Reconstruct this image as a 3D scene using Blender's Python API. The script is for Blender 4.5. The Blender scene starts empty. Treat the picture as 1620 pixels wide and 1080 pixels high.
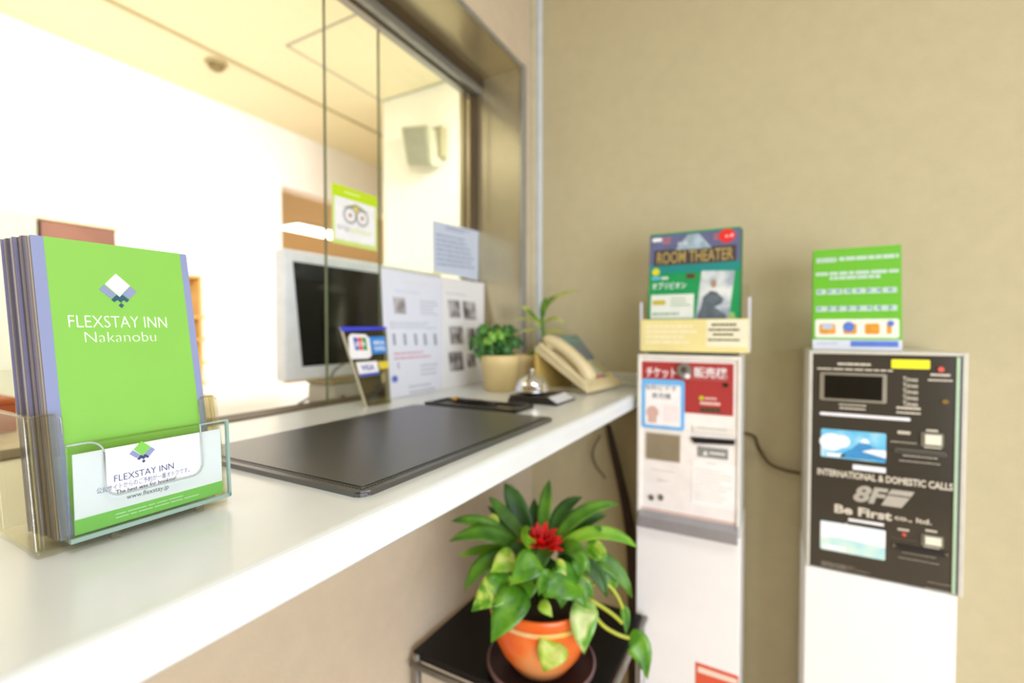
import bpy, bmesh, math, random
from mathutils import Vector, Matrix
random.seed(7)
sc = bpy.context.scene
COL = sc.collection
# ------------------------------------------------------------------ camera, world, lights, exposure
# The place is laid out in drawing units whose counter top is z=1; S turns them into metres.
S = 0.75
def wp(v): return Vector((v[0]*S, v[1]*S, 1+(v[2]-1)*S))
FPX, YAW, DH = 752.0, math.radians(28.9), 18.0
PITCH = math.atan(DH/FPX)
CAM = Vector((0, 0, 1.2))
cd = bpy.data.cameras.new('camera'); cam = bpy.data.objects.new('camera', cd); COL.objects.link(cam)
cam.location = wp(CAM); cam.rotation_euler = (math.pi/2-PITCH, 0, YAW)
cd.sensor_width = 36; cd.lens = FPX/1620*36; cd.clip_start = .01
cd.dof.use_dof = True; cd.dof.focus_distance = .375; cd.dof.aperture_fstop = 3.3
sc.camera = cam
vs = sc.view_settings
vs.view_transform = 'Standard'; vs.look = 'None'; vs.gamma = 1; vs.use_curve_mapping = False
vs.exposure = 0.0
sc.cycles.use_denoising = True
sc.cycles.max_bounces = 10; sc.cycles.transparent_max_bounces = 24
world = bpy.data.worlds.new('world'); sc.world = world; world.use_nodes = True
bg = world.node_tree.nodes['Background']; bg.inputs[0].default_value = (.85, .92, 1, 1); bg.inputs[1].default_value = 1.0
def area(name, loc, target, sx, sy, power, color=(1, 1, 1), ax=(0, 1, 0), spread=180):   # sx runs along ax
    l = bpy.data.lights.new(name, 'AREA'); l.shape = 'RECTANGLE'; l.size = sx; l.size_y = sy
    l.energy = power; l.color = color; l.spread = math.radians(spread)
    o = bpy.data.objects.new(name, l); COL.objects.link(o); o.location = loc
    z = (Vector(loc)-Vector(target)).normalized(); x = Vector(ax); x = (x-z*x.dot(z)).normalized()
    o.rotation_euler = Matrix((x, z.cross(x), z)).transposed().to_euler()
    return o
LP = dict(side=21, rear=20, ceil=13, wfill=36, obounce=21, ofill=4, back=110)
area('entrance_side_daylight', (2.3, -.8, .95), (-.2, .55, .25), 1.8, 1.7, LP['side'], (.925, .98, 1.1), (0, 1, 0), 130)
area('entrance_rear_daylight', (1.7, -1.4, .9), (.2, 1.2, .2), 1.5, 1.7, LP['rear'], (.925, .98, 1.1), (1, .5, 0), 130)
area('lobby_ceiling_light', (.6, .0, 2.36), (.6, .0, 0), .6, 1.2, LP['ceil'], (1, .98, .96))
area('office_wall_fill', (-.93, .62, 2.06), (-2.68, 1.1, 1.25), 2.6, .08, LP['wfill'], (1, .99, .97), (0, 1, 0), 110)  # unseen strip above the window head, added to whiten the far office wall
area('office_bounce_fill', (-1.85, .85, .1), (-1.7, .85, 2.4), 2.6, .6, LP['obounce'], (1, .985, .98))  # unseen light added low down, stands in for bounce off the office floor
area('office_top_fill', (-1.5, -.4, 2.3), (-1.5, -.4, 0), .9, .9, LP['ofill'], (1, .97, .92))  # unseen light added overhead to brighten the office
area('back_room_fill', (-5.0, 3.5, 1.95), (-5.0, 3.5, 0), 1.5, 1.5, LP['back'], (1, .98, .94))  # added area light that brightens the tan back room

# ------------------------------------------------------------------ helpers
CF = Vector((-math.sin(YAW)*math.cos(PITCH), math.cos(YAW)*math.cos(PITCH), -math.sin(PITCH)))
CR = Vector((math.cos(YAW), math.sin(YAW), 0)); CU = CR.cross(CF)
def ray(u, v): return CF+CR*((u-810)/FPX)-CU*((v-540)/FPX)
def onx(u, v, x): r = ray(u, v); return CAM+r*((x-CAM.x)/r.x)
def ony(u, v, y): r = ray(u, v); return CAM+r*((y-CAM.y)/r.y)
def onz(u, v, z): r = ray(u, v); return CAM+r*((z-CAM.z)/r.z)
def atd(u, v, d): return CAM+ray(u, v)*d

class Fr:                                   # a flat frame: origin, right, up
    def __init__(s, o, r, u):
        s.o = Vector(o); s.r = Vector(r).normalized(); s.u = Vector(u).normalized(); s.n = s.r.cross(s.u)
    def P(s, a, b, c=0): return s.o+s.r*a+s.u*b+s.n*c
    def hit(s, u, v):
        d = ray(u, v); t = (s.o-CAM).dot(s.n)/d.dot(s.n); p = CAM+d*t-s.o
        return p.dot(s.r), p.dot(s.u)
    def box(s, u0, v0, u1, v1):             # image corners top-left, bottom-right -> a0, b0, a1, b1
        a0, b1 = s.hit(u0, v0); a1, b0 = s.hit(u1, v1); return a0, b0, a1, b1
def yplane(y): return Fr((0, y, 0), (1, 0, 0), (0, 0, 1))
def xplane(x): return Fr((x, 0, 0), (0, 1, 0), (0, 0, 1))

class MB:
    def __init__(s): s.bm = bmesh.new()
    def face(s, pts):
        vs_ = [s.bm.verts.new(p) for p in pts]; s.bm.faces.new(vs_); return s
    def merge(s, b2):
        m = {}
        for v in b2.verts: m[v] = s.bm.verts.new(v.co)
        for f in b2.faces:
            try: nf = s.bm.faces.new([m[v] for v in f.verts]); nf.smooth = f.smooth
            except ValueError: pass
        b2.free(); return s
    def hexa(s, p, bev=0, seg=2):           # 8 points: bottom ring, top ring
        b = bmesh.new(); v = [b.verts.new(q) for q in p]
        for q in ((3, 2, 1, 0), (4, 5, 6, 7), (0, 1, 5, 4), (1, 2, 6, 5), (2, 3, 7, 6), (3, 0, 4, 7)): b.faces.new([v[i] for i in q])
        if bev > 0: bmesh.ops.bevel(b, geom=b.edges[:], offset=bev, segments=seg, affect='EDGES', profile=.5)
        return s.merge(b)
    def box(s, x0, x1, y0, y1, z0, z1, bev=0, seg=2):
        return s.hexa([(x0, y0, z0), (x1, y0, z0), (x1, y1, z0), (x0, y1, z0), (x0, y0, z1), (x1, y0, z1), (x1, y1, z1), (x0, y1, z1)], bev, seg)
    def fbox(s, fr, a0, b0, a1, b1, c0, c1, bev=0, seg=2):
        P = fr.P
        return s.hexa([P(a0, b0, c0), P(a1, b0, c0), P(a1, b1, c0), P(a0, b1, c0), P(a0, b0, c1), P(a1, b0, c1), P(a1, b1, c1), P(a0, b1, c1)], bev, seg)
    def prism(s, pts, ext, bev=0):
        b = bmesh.new(); ext = Vector(ext)
        lo = [b.verts.new(p) for p in pts]; hi = [b.verts.new(Vector(p)+ext) for p in pts]; n = len(pts)
        b.faces.new(lo[::-1]); b.faces.new(hi)
        for i in range(n): b.faces.new((lo[i], lo[(i+1) % n], hi[(i+1) % n], hi[i]))
        bmesh.ops.recalc_face_normals(b, faces=b.faces[:])
        if bev > 0: bmesh.ops.bevel(b, geom=b.edges[:], offset=bev, segments=2, affect='EDGES', profile=.5)
        return s.merge(b)
    def poly(s, fr, pts, c0, c1): return s.prism([fr.P(a, b, c0) for a, b in pts], fr.n*(c1-c0))
    def rrect(s, fr, a0, b0, a1, b1, c0, c1, r, n=5):
        pts = []
        for cx, cy, t0 in ((a1-r, b1-r, 0), (a0+r, b1-r, 90), (a0+r, b0+r, 180), (a1-r, b0+r, 270)):
            for i in range(n+1):
                t = math.radians(t0+90*i/n); pts.append((cx+r*math.cos(t), cy+r*math.sin(t)))
        return s.poly(fr, pts, c0, c1)
    def disc(s, fr, a, b, ra, rb, c0, c1, n=20):
        return s.poly(fr, [(a+ra*math.cos(2*math.pi*i/n), b+rb*math.sin(2*math.pi*i/n)) for i in range(n)], c0, c1)
    def loft(s, rings, cap=True, smooth=True):
        b = bmesh.new(); R = [[b.verts.new(p) for p in r] for r in rings]; n = len(R[0])
        for i in range(len(R)-1):
            for j in range(n):
                f = b.faces.new((R[i][j], R[i][(j+1) % n], R[i+1][(j+1) % n], R[i+1][j])); f.smooth = smooth
        if cap: b.faces.new(R[0][::-1]); b.faces.new(R[-1])
        bmesh.ops.recalc_face_normals(b, faces=b.faces[:])
        return s.merge(b)
    def lathe(s, prof, c, n=32, cap=True):
        return s.loft([[(c[0]+r*math.cos(2*math.pi*i/n), c[1]+r*math.sin(2*math.pi*i/n), c[2]+z) for i in range(n)] for r, z in prof], cap)
    def tube(s, pts, r, n=8):
        pts = [Vector(p) for p in pts]; rings = []; ref = Vector((.3, .5, .8)).normalized()
        for i, p in enumerate(pts):
            t = (pts[min(i+1, len(pts)-1)]-pts[max(i-1, 0)]).normalized()
            a = t.cross(ref).normalized(); b = t.cross(a); rr = r[i] if isinstance(r, (list, tuple)) else r
            rings.append([p+a*rr*math.cos(2*math.pi*k/n)+b*rr*math.sin(2*math.pi*k/n) for k in range(n)])
        return s.loft(rings)
    def text(s, fr, body, a0, b0, a1, b1, c, th=.0008, bold=0, slant=0):
        cu = bpy.data.curves.new('lettering', 'FONT'); cu.body = body; cu.offset = bold; cu.fill_mode = 'BOTH'; cu.extrude = .01; cu.resolution_u = 3
        ob = bpy.data.objects.new('lettering', cu); me = ob.to_mesh()
        xs = [v.co.x for v in me.vertices]; ys = [v.co.y for v in me.vertices]
        if not xs: ob.to_mesh_clear(); return s
        x0, x1, y0, y1 = min(xs), max(xs), min(ys), max(ys); vm = []
        for v in me.vertices:
            a = a0+(v.co.x-x0)/(x1-x0)*(a1-a0); b = b0+(v.co.y-y0)/(y1-y0)*(b1-b0)
            vm.append(s.bm.verts.new(fr.P(a+slant*(b-b0), b, c if v.co.z < 0 else c+th)))
        for p in me.polygons:
            try: s.bm.faces.new([vm[i] for i in p.vertices])
            except ValueError: pass
        ob.to_mesh_clear(); bpy.data.objects.remove(ob); bpy.data.curves.remove(cu); return s
    def lines(s, fr, a0, b0, a1, b1, n, c, th=.0008, fillr=.55, ragged=.35):  # rows of print too small to read
        h = (b1-b0)/n
        for k in range(n):
            bb = b1-(k+.5)*h; a = a0; end = a1-(a1-a0)*random.random()*ragged
            while a < end-1e-6:
                w = min((a1-a0)*random.uniform(.06, .2), end-a)
                s.fbox(fr, a, bb-h*fillr/2, a+w, bb+h*fillr/2, c, c+th); a += w+(a1-a0)*.018
        return s
    def leaf(s, pts, wid, nh, fold=.25):
        pts = [Vector(p) for p in pts]; L = []; n = len(pts)
        for i, p in enumerate(pts):
            t = (pts[min(i+1, n-1)]-pts[max(i-1, 0)]).normalized()
            sd = t.cross(Vector(nh)).normalized(); nn = sd.cross(t).normalized(); w = wid[i]
            L.append([s.bm.verts.new(q) for q in (p-sd*w+nn*w*fold, p-sd*w*.5+nn*w*fold*.3, p, p+sd*w*.5+nn*w*fold*.3, p+sd*w+nn*w*fold)])
        for i in range(n-1):
            for j in range(4):
                f = s.bm.faces.new((L[i][j], L[i][j+1], L[i+1][j+1], L[i+1][j])); f.smooth = True
        return s

def bez(a, b, c, n=9):
    a, b, c = Vector(a), Vector(b), Vector(c)
    return [a*(1-t)**2+b*2*t*(1-t)+c*t*t for t in [i/(n-1) for i in range(n)]]
def spline(pts, n=8):
    pts = [Vector(p) for p in pts]; P = [pts[0]]+pts+[pts[-1]]; out = []
    for i in range(1, len(P)-2):
        for k in range(n):
            t = k/n; a, b, c, d = P[i-1], P[i], P[i+1], P[i+2]
            out.append(.5*((2*b)+(c-a)*t+(2*a-5*b+4*c-d)*t*t+(3*b-a-3*c+d)*t**3))
    return out+[pts[-1]]

def lin(c): c /= 255; return c/12.92 if c <= .04045 else ((c+.055)/1.055)**2.4
MATS = {}
def mat(name, rgb, rough=.5, metal=0, spec=.5, var=.05, vscale=30, bump=0, bscale=200, coat=0, emit=0, sub=0):
    if name in MATS: return MATS[name]
    m = bpy.data.materials.new(name); m.use_nodes = True; MATS[name] = m
    nt = m.node_tree; N = nt.nodes; L = nt.links; b = N['Principled BSDF']
    c = [lin(x) for x in rgb]
    tc = N.new('ShaderNodeTexCoord'); no = N.new('ShaderNodeTexNoise'); no.inputs['Scale'].default_value = vscale; no.inputs['Detail'].default_value = 4
    rp = N.new('ShaderNodeValToRGB')
    rp.color_ramp.elements[0].color = [max(0, x*(1-var)) for x in c]+[1]; rp.color_ramp.elements[1].color = [min(1, x*(1+var)) for x in c]+[1]
    rp.color_ramp.elements[0].position = .3; rp.color_ramp.elements[1].position = .7
    L.new(tc.outputs['Object'], no.inputs['Vector']); L.new(no.outputs['Fac'], rp.inputs['Fac']); L.new(rp.outputs['Color'], b.inputs['Base Color'])
    b.inputs['Roughness'].default_value = rough; b.inputs['Metallic'].default_value = metal; b.inputs['Specular IOR Level'].default_value = spec
    if coat: b.inputs['Coat Weight'].default_value = coat; b.inputs['Coat Roughness'].default_value = .2
    if emit: L.new(rp.outputs['Color'], b.inputs['Emission Color']); b.inputs['Emission Strength'].default_value = emit
    if sub: b.inputs['Subsurface Weight'].default_value = sub; b.inputs['Subsurface Radius'].default_value = (.01, .01, .004)
    if bump:
        n2 = N.new('ShaderNodeTexNoise'); n2.inputs['Scale'].default_value = bscale; n2.inputs['Detail'].default_value = 3
        bp = N.new('ShaderNodeBump'); bp.inputs['Strength'].default_value = bump; bp.inputs['Distance'].default_value = .002
        L.new(tc.outputs['Object'], n2.inputs['Vector']); L.new(n2.outputs['Fac'], bp.inputs['Height']); L.new(bp.outputs['Normal'], b.inputs['Normal'])
    return m
def clear(name, tint, refl=.35, base=.04, rough=.02, gloss=(1, 1, 1)):   # thin clear sheet: passes light, mirrors at a slant
    if name in MATS: return MATS[name]
    m = bpy.data.materials.new(name); m.use_nodes = True; MATS[name] = m
    nt = m.node_tree; N = nt.nodes; L = nt.links; N.remove(N['Principled BSDF'])
    tr = N.new('ShaderNodeBsdfTransparent'); tr.inputs[0].default_value = [lin(x) for x in tint]+[1]
    gl = N.new('ShaderNodeBsdfGlossy'); gl.inputs['Roughness'].default_value = rough; gl.inputs['Color'].default_value = list(gloss)+[1]
    lw = N.new('ShaderNodeLayerWeight'); lw.inputs[0].default_value = .5
    pw = N.new('ShaderNodeMath'); pw.operation = 'POWER'; pw.inputs[1].default_value = 4; L.new(lw.outputs['Facing'], pw.inputs[0])
    ma = N.new('ShaderNodeMath'); ma.operation = 'MULTIPLY_ADD'; ma.inputs[1].default_value = refl; ma.inputs[2].default_value = base; L.new(pw.outputs[0], ma.inputs[0])
    mx = N.new('ShaderNodeMixShader'); L.new(ma.outputs[0], mx.inputs[0]); L.new(tr.outputs[0], mx.inputs[1]); L.new(gl.outputs[0], mx.inputs[2])
    L.new(mx.outputs[0], N['Material Output'].inputs['Surface']); return m
def ramp_mat(name, cols, scale=14, rough=.4, detail=2, dist=0, sub=0):   # blotchy material from several colours
    if name in MATS: return MATS[name]
    m = mat(name, cols[0], rough, sub=sub); N = m.node_tree.nodes
    rp = [n for n in N if n.type == 'VALTORGB'][0]; no = [n for n in N if n.type == 'TEX_NOISE'][0]
    no.inputs['Scale'].default_value = scale; no.inputs['Detail'].default_value = detail; no.inputs['Distortion'].default_value = dist
    cr = rp.color_ramp
    while len(cr.elements) < len(cols): cr.elements.new(.5)
    for i, c in enumerate(cols):
        cr.elements[i].position = .35+.3*i/(len(cols)-1); cr.elements[i].color = [lin(x) for x in c]+[1]
    return m

def root_of(o):
    while o.parent: o = o.parent
    return o
def thing(name, label, cat, base, group=None):
    o = bpy.data.objects.new(name, None); COL.objects.link(o); o.location = wp(base); o.empty_display_size = .02
    o['label'] = label; o['category'] = cat
    if group: o['group'] = group
    return o
def part(name, mb, m, parent=None, label=None, base=None, solid=0):
    off = root_of(parent).location if parent else (wp(base) if base is not None else Vector((0, 0, 0)))
    for v in mb.bm.verts: v.co = wp(v.co)-off
    bmesh.ops.recalc_face_normals(mb.bm, faces=mb.bm.faces[:]) if not solid else None
    me = bpy.data.meshes.new(name); mb.bm.to_mesh(me); mb.bm.free()
    me.materials.append(m)
    o = bpy.data.objects.new(name, me); COL.objects.link(o)
    if parent: o.parent = parent
    else: o.location = off
    if solid:
        md = o.modifiers.new('thickness', 'SOLIDIFY'); md.thickness = solid; md.offset = 0
    if label: o['label'] = label
    return o
def one(name, mb, m, label, cat, base, group=None, solid=0):
    o = part(name, mb, m, None, label, base, solid); o['category'] = cat
    if group: o['group'] = group
    return o
def struct(name, mb, m, parent=None):
    o = part(name, mb, m, parent)
    if not parent: o['kind'] = 'structure'
    return o
def sroot(name, base):
    o = bpy.data.objects.new(name, None); COL.objects.link(o); o.location = wp(base); o['kind'] = 'structure'; return o

# ------------------------------------------------------------------ materials
paper = mat('wallpaper', (194, 183, 146), .8, bump=.35, bscale=160, var=.03)
paper2 = mat('rosy_wallpaper', (206, 190, 164), .8, bump=.35, bscale=160, var=.03)
cream = mat('office_cream_paint', (248, 243, 228), .8, var=.02)
office_white = mat('office_white_paint', (245, 243, 238), .8, var=.01)
tan = mat('back_room_tan_paint', (206, 188, 152), .8, var=.04)
floor_m = mat('pale_floor_vinyl', (216, 186, 150), .5, var=.12, vscale=60)
ceil_m = mat('ceiling_board', (236, 230, 214), .9, var=.02, bump=.2, bscale=300)
seam_m = mat('ceiling_seam_grey', (160, 158, 140), .7)
counter_m = mat('glossy_white_counter', (226, 231, 231), .25, coat=.35, var=.01)
steel = mat('brushed_bronze_steel', (196, 184, 150), .25, metal=.6, var=.06, vscale=8)
alum = mat('aluminium_rail', (170, 172, 172), .35, metal=.7)
dark_gap = mat('dark_bronze_track', (92, 78, 56), .5, metal=.3)
white_trim = mat('white_trim_plastic', (214, 214, 200), .4)
glass = clear('clear_glass', (252, 254, 252), .25, .02)
glass_edge = mat('green_glass_edge', (104, 112, 80), .25)
acry = clear('clear_acrylic', (252, 252, 248), .2, .03, .05)
acry_side = clear('yellowish_acrylic_side', (240, 236, 218), .2, .05, .1)
acry_edge = clear('acrylic_moulded_edge', (246, 245, 238), .22, .07, .12)
acry_green = clear('greenish_acrylic_sheet', (247, 250, 249), .4, .03, .04)
acry_green_edge = mat('greenish_acrylic_edge', (150, 178, 168), .2)
white_m = mat('white_paper', (244, 244, 248), .6, var=.01)
white_sheet = mat('bluish_white_sheet', (226, 230, 244), .5, var=.01)
pale_blue_sheet = mat('pale_blue_sheet', (205, 216, 236), .5, var=.02)
white_ink = mat('white_ink', (248, 250, 250), .5, var=0)
green_ink = mat('fresh_green_print', (134, 196, 84), .42, var=.015)
green_ink2 = mat('card_green_print', (126, 200, 84), .42, var=.02)
lime = mat('lime_print', (196, 226, 26), .5, var=.02)
bluegrey = mat('blue_grey_print', (140, 150, 190), .45, var=.02)
slate = mat('dark_teal_print', (44, 88, 112), .45)
navy = mat('navy_print', (62, 68, 120), .5)
grey_ink = mat('grey_ink', (120, 122, 132), .6)
pale_grey_ink = mat('pale_grey_ink', (190, 194, 208), .6)
black_ink = mat('black_ink', (34, 32, 30), .6)
leather = mat('black_leather', (24, 24, 26), .31, bump=.02, bscale=260, var=.1, spec=1.0)
black_pl = mat('black_plastic', (24, 23, 24), .3)
chrome = mat('chrome', (225, 225, 228), .06, metal=1, var=.0)
white_metal = mat('white_painted_metal', (247, 246, 242), .4, var=.01)
red_panel = mat('brick_red_print', (172, 52, 50), .45, var=.03)
def poly_px(mb, fr, pts, c0, c1): return mb.poly(fr, [fr.hit(*p) for p in pts], c0, c1)
def boxpx(mb, fr, u0, v0, u1, v1, c0, c1, bev=0): return mb.fbox(fr, *fr.box(u0, v0, u1, v1), c0, c1, bev)
def quadpx(mb, fr, pts, c0, c1): return poly_px(mb, fr, pts[::-1], c0, c1)

leather.node_tree.nodes['Principled BSDF'].inputs['IOR'].default_value = 1.8
# ------------------------------------------------------------------ setting: lobby
XW, YB, YJ = -.854, 1.72, 1.62        # window wall face, back wall face, window jamb
FZ, CZ = -.333, 2.867                 # floor, ceiling
HZ = 2.197                            # underside of the window head
XG = -1.05                            # line of the glass
XR, YF = 3.2, -3.0                    # right wall, wall behind
struct('floor', MB().box(-10.1, XR+.2, YF-.2, 9, FZ-.1, FZ), floor_m)
struct('ceiling', MB().box(-10.1, XR+.2, YF-.2, 9, CZ, CZ+.1), ceil_m)
wl = MB()
wl.box(XW-.26, XW, YF, YB+.2, FZ, .9548)                     # below the counter
wl.box(XW-.26, XW, YF, YB+.2, HZ+.012, CZ)                 # above the window
wl.box(XW-.26, XW, YJ+.012, YB+.2, .9548, HZ+.012)           # between window and corner
wl.box(XW-.26, XW, YF, -1.8, .9548, HZ+.012)
struct('wall_left', wl, paper2)
struct('wall_back', MB().box(XW, XR+.2, YB, YB+.2, FZ, CZ), paper)
struct('wall_front', MB().box(-6.5, XR+.2, YF-.2, YF, FZ, CZ), paper)
wr = MB(); wr.box(XR, XR+.2, YF, -2.2, FZ, CZ); wr.box(XR, XR+.2, .9, YB, FZ, CZ); wr.box(XR, XR+.2, -2.2, .9, 2.6, CZ)
struct('wall_right', wr, paper)
# window
win = sroot('window_1', (XW, -.1, 1.0))
m = MB(); m.box(XG-.09, XW+.003, YJ, YJ+.012, 1.0, HZ+.012); struct('jamb', m, steel, win)
m = MB(); m.box(XG-.09, XW+.003, -1.8, YJ+.012, HZ, HZ+.012); struct('head', m, steel, win)
m = MB(); m.box(XW, XW+.012, YJ-.008, YJ+.022, 1.0, HZ+.012, .003); m.box(XW, XW+.008, -1.8, YJ+.012, HZ-.004, HZ+.012, .002)
struct('outer_flange', m, alum, win)
m = MB(); m.box(XG-.05, XG+.02, -1.8, YJ, 2.135, HZ, .004); struct('top_rail', m, alum, win)
m = MB(); m.box(XG+.02, XG+.028, -1.8, YJ, 2.165, HZ); m.box(XG-.012, XG-.006, -1.8, YJ, 2.128, 2.135); struct('rail_gasket', m, dark_gap, win)
m = MB(); m.box(XG-.06, XG+.02, -1.8, YJ, .985, 1.003, .003); struct('sill_track', m, dark_gap, win)
m = MB(); m.box(XG-.022, XG+.002, YJ-.03, YJ, 1.003, 2.135, .003); struct('end_stile', m, dark_gap, win)
yA, yB = onx(519, 560, XG).y, onx(602, 400, XG-.035).y
m = MB(); m.box(XG-.006, XG, yA, YJ-.09, 1.004, 2.13); p = struct('glass_pane', m, glass, win)
m = MB(); m.box(XG-.0065, XG+.0005, yA-.003, yA, 1.004, 2.13); struct('polished_edge', m, glass_edge, p)
m = MB(); m.box(XG-.0065, XG+.0005, YJ-.09, YJ-.083, 1.004, 2.13); struct('edge_strip', m, dark_gap, p)
m = MB(); m.box(XG-.041, XG-.035, yB, YJ-.03, 1.004, 2.13); p = struct('glass_pane', m, glass, win)
m = MB(); m.box(XG-.0415, XG-.0345, yB-.003, yB, 1.004, 2.13); struct('polished_edge', m, glass_edge, p)
# corner trim and the strip along the back wall
m = MB(); m.box(XW, XW+.024, YB-.024, YB, 1.001, CZ, .003)
struct('trim_1', m, mat('cream_corner_trim', (206, 200, 172), .5))
m = MB(); m.box(XW+.024, XW+.044, YB-.018, YB, 1.001, CZ, .006); struct('trim_2', m, mat('bluish_white_corner_bead', (212, 220, 228), .35))
m = MB(); m.box(XW+.03, -.36, YB-.02, YB, 1.001, 1.045, .004); m.box(XW+.03, -.36, YB-.045, YB-.02, 1.001, 1.012, .003)
struct('trim_3', m, white_trim)
struct('baseboard_back', MB().box(XW, XR, YB-.012, YB, FZ, FZ+.09), mat('brown_baseboard', (96, 74, 52), .5))

# ------------------------------------------------------------------ setting: office behind the window
XO = -3.58
d0 = onx(445, 293, XO); d1y = 3.3; zt = d0.z
m = MB(); m.box(XO-.15, XO, YF, d0.y, FZ, CZ); m.box(XO-.15, XO, d0.y, 5.0, zt, CZ)
struct('wall_office_far', m, office_white)
c_ = onz(606, 160, CZ)
struct('wall_office_side', MB().box(c_.x, XW-.26, c_.y, c_.y+.12, FZ, CZ), cream)
CZ2 = 2.45
m = MB(); m.box(-10, XO-.15, d0.y-.6, d0.y-.5, FZ, CZ); m.box(-10.1, -10, d0.y-.6, 9, FZ, CZ); m.box(-10, c_.x, 8.9, 9, FZ, CZ); m.box(-10, XO-.15, d0.y-.6, 9, CZ2, CZ2+.05); m.box(c_.x-.05, c_.x, c_.y+.12, 9, FZ, CZ)
struct('wall_back_room', m, tan)
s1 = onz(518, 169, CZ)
struct('trim_4', MB().box(s1.x-.02, s1.x, YF, 5.0, CZ-.012, CZ), mat('ceiling_seam_beige', (176, 164, 122), .8))  # thin brownish-beige strip along the ceiling seam
m = MB(); sx = onz(540, 122, CZ).x; sy = onz(530, 37, CZ).y
m.box(sx-.008, sx+.008, sy, c_.y, CZ-.004, CZ); m.box(sx, XG-.1, sy-.008, sy+.008, CZ-.004, CZ); m.box(c_.x, XG-.1, c_.y-.016, c_.y, CZ-.004, CZ)
struct('trim_5', m, seam_m)
struct('ceiling_office', MB().box(-6.4, XW-.26, YF, 5.4, CZ-.002, CZ-.0005), mat('office_ceiling_cream', (234, 223, 184), .8, var=.02))

# ------------------------------------------------------------------ office things
DZ = .955
ct = thing('desk', 'white office desk behind the reception glass, below the black monitor', 'desk', (-1.5, 1.0, FZ))
part('desktop', MB().box(-1.95, -1.19, -1.0, c_.y-.02, DZ-.03, DZ, .004), mat('white_desktop', (240, 238, 232), .4), ct)
for xx in (-1.9, -1.23):
    for yy in (-.9, c_.y-.1): part('leg', MB().box(xx-.02, xx+.02, yy-.02, yy+.02, FZ, DZ-.03, .004), white_metal, ct)
# monitor
fm = xplane(-1.42)
mon = thing('monitor', 'white framed computer monitor with a black screen behind the reception glass', 'monitor', (-1.45, fm.hit(540, 600)[0], DZ))
a0, b0 = fm.hit(451, 604); _, b1 = fm.hit(451, 392); a1 = fm.hit(700, 560)[0]
part('casing', MB().fbox(fm, a0, b0, a1, b1, -.05, 0, .008), mat('white_monitor_plastic', (242, 245, 252), .4), mon)
sa0, sb0 = fm.hit(475, 580); sa1 = a1-.025; sb1 = fm.hit(463, 413)[1]
part('screen', MB().poly(fm, [(sa0+.008, sb0), (sa1, sb0), (sa1, sb1), (fm.hit(463, 413)[0], sb1)], 0, .002), mat('black_screen', (22, 21, 18), .12), mon)
am = (a0+a1)/2
part('stand', MB().box(-1.47, -1.44, am-.03, am+.03, DZ+.012, b0+.12, .006), mat('olive_grey_stand', (120, 112, 84), .4, metal=.3), mon)
part('stand_foot', MB().box(-1.53, -1.36, am-.12, am+.12, DZ, DZ+.012, .004), mat('olive_grey_stand', (120, 112, 84)), mon)
# small device below
fd = xplane(-1.2); da0, db1 = fd.hit(530, 609); da1 = fd.hit(606, 600)[0]
dv = thing('card_terminal', 'grey boxy office device on the desk below the monitor', 'office device', (-1.26, (da0+da1)/2, DZ))
part('body', MB().box(-1.33, -1.2, da0, da1, DZ, db1, .008), mat('grey_device_plastic', (176, 172, 158), .45), dv)
part('button', MB().disc(fd, da0+.03, DZ+(db1-DZ)*.4, .008, .008, 0, .003), black_pl, dv)
part('top_cover', MB().box(-1.33, -1.205, da0-.006, da1, db1, db1+.012, .004), mat('olive_cover', (146, 132, 92), .5), dv)
pc = atd(520, 600, 1.35)
one('cable', MB().tube(spline([onx(545, 575, -1.36), onx(530, 585, -1.33), onx(522, 600, -1.345), onx(517, 612, -1.35), (-1.35, da0-.02, DZ+.004)]), .004), grey_ink,
    'thin grey cable hanging at the corner of the office monitor', 'cable', (-1.35, da0, DZ))
# speaker on the office side wall
fs = yplane(c_.y-.1)
sp = thing('speaker', 'grey wall speaker mounted high on the cream office wall', 'speaker', ony(670, 228, c_.y))
part('cabinet', MB().hexa([fs.P(*fs.hit(645, 262), 0), fs.P(*fs.hit(683, 262), 0), fs.P(*fs.hit(690, 258), -.07), fs.P(*fs.hit(655, 258), -.07),
     fs.P(*fs.hit(634, 200), 0), fs.P(*fs.hit(676, 197), 0), fs.P(*fs.hit(688, 205), -.07), fs.P(*fs.hit(650, 205), -.07)], .006), mat('grey_speaker', (172, 168, 142), .6), sp)
part('grille', MB().poly(fs, [fs.hit(640, 205), fs.hit(647, 257), fs.hit(680, 257), fs.hit(673, 203)][::-1], .0, .006), mat('grey_grille', (158, 156, 136), .7, bump=.6, bscale=700), sp)
fs2 = yplane(c_.y)
part('bracket', MB().fbox(fs2, *fs2.box(686, 208, 708, 252), 0, .06, .006), mat('grey_bracket_shadow', (150, 140, 106), .6), sp)  # bracket block, its darker grey also stands for the speaker's shadow
# smoke detector
dp = onz(342, 98, CZ)
sd = thing('smoke_detector', 'small round smoke detector on the office ceiling', 'smoke detector', (dp.x, dp.y, CZ))
part('base', MB().lathe([(.062, -.004), (.062, -.014), (.05, -.02)], (dp.x, dp.y, CZ), 24), mat('detector_cream', (176, 160, 116), .5), sd)
part('sensor_dome', MB().lathe([(.045, -.02), (.042, -.04), (.02, -.055)], (dp.x, dp.y, CZ), 24), mat('detector_tan', (128, 110, 66), .5), sd)
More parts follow.
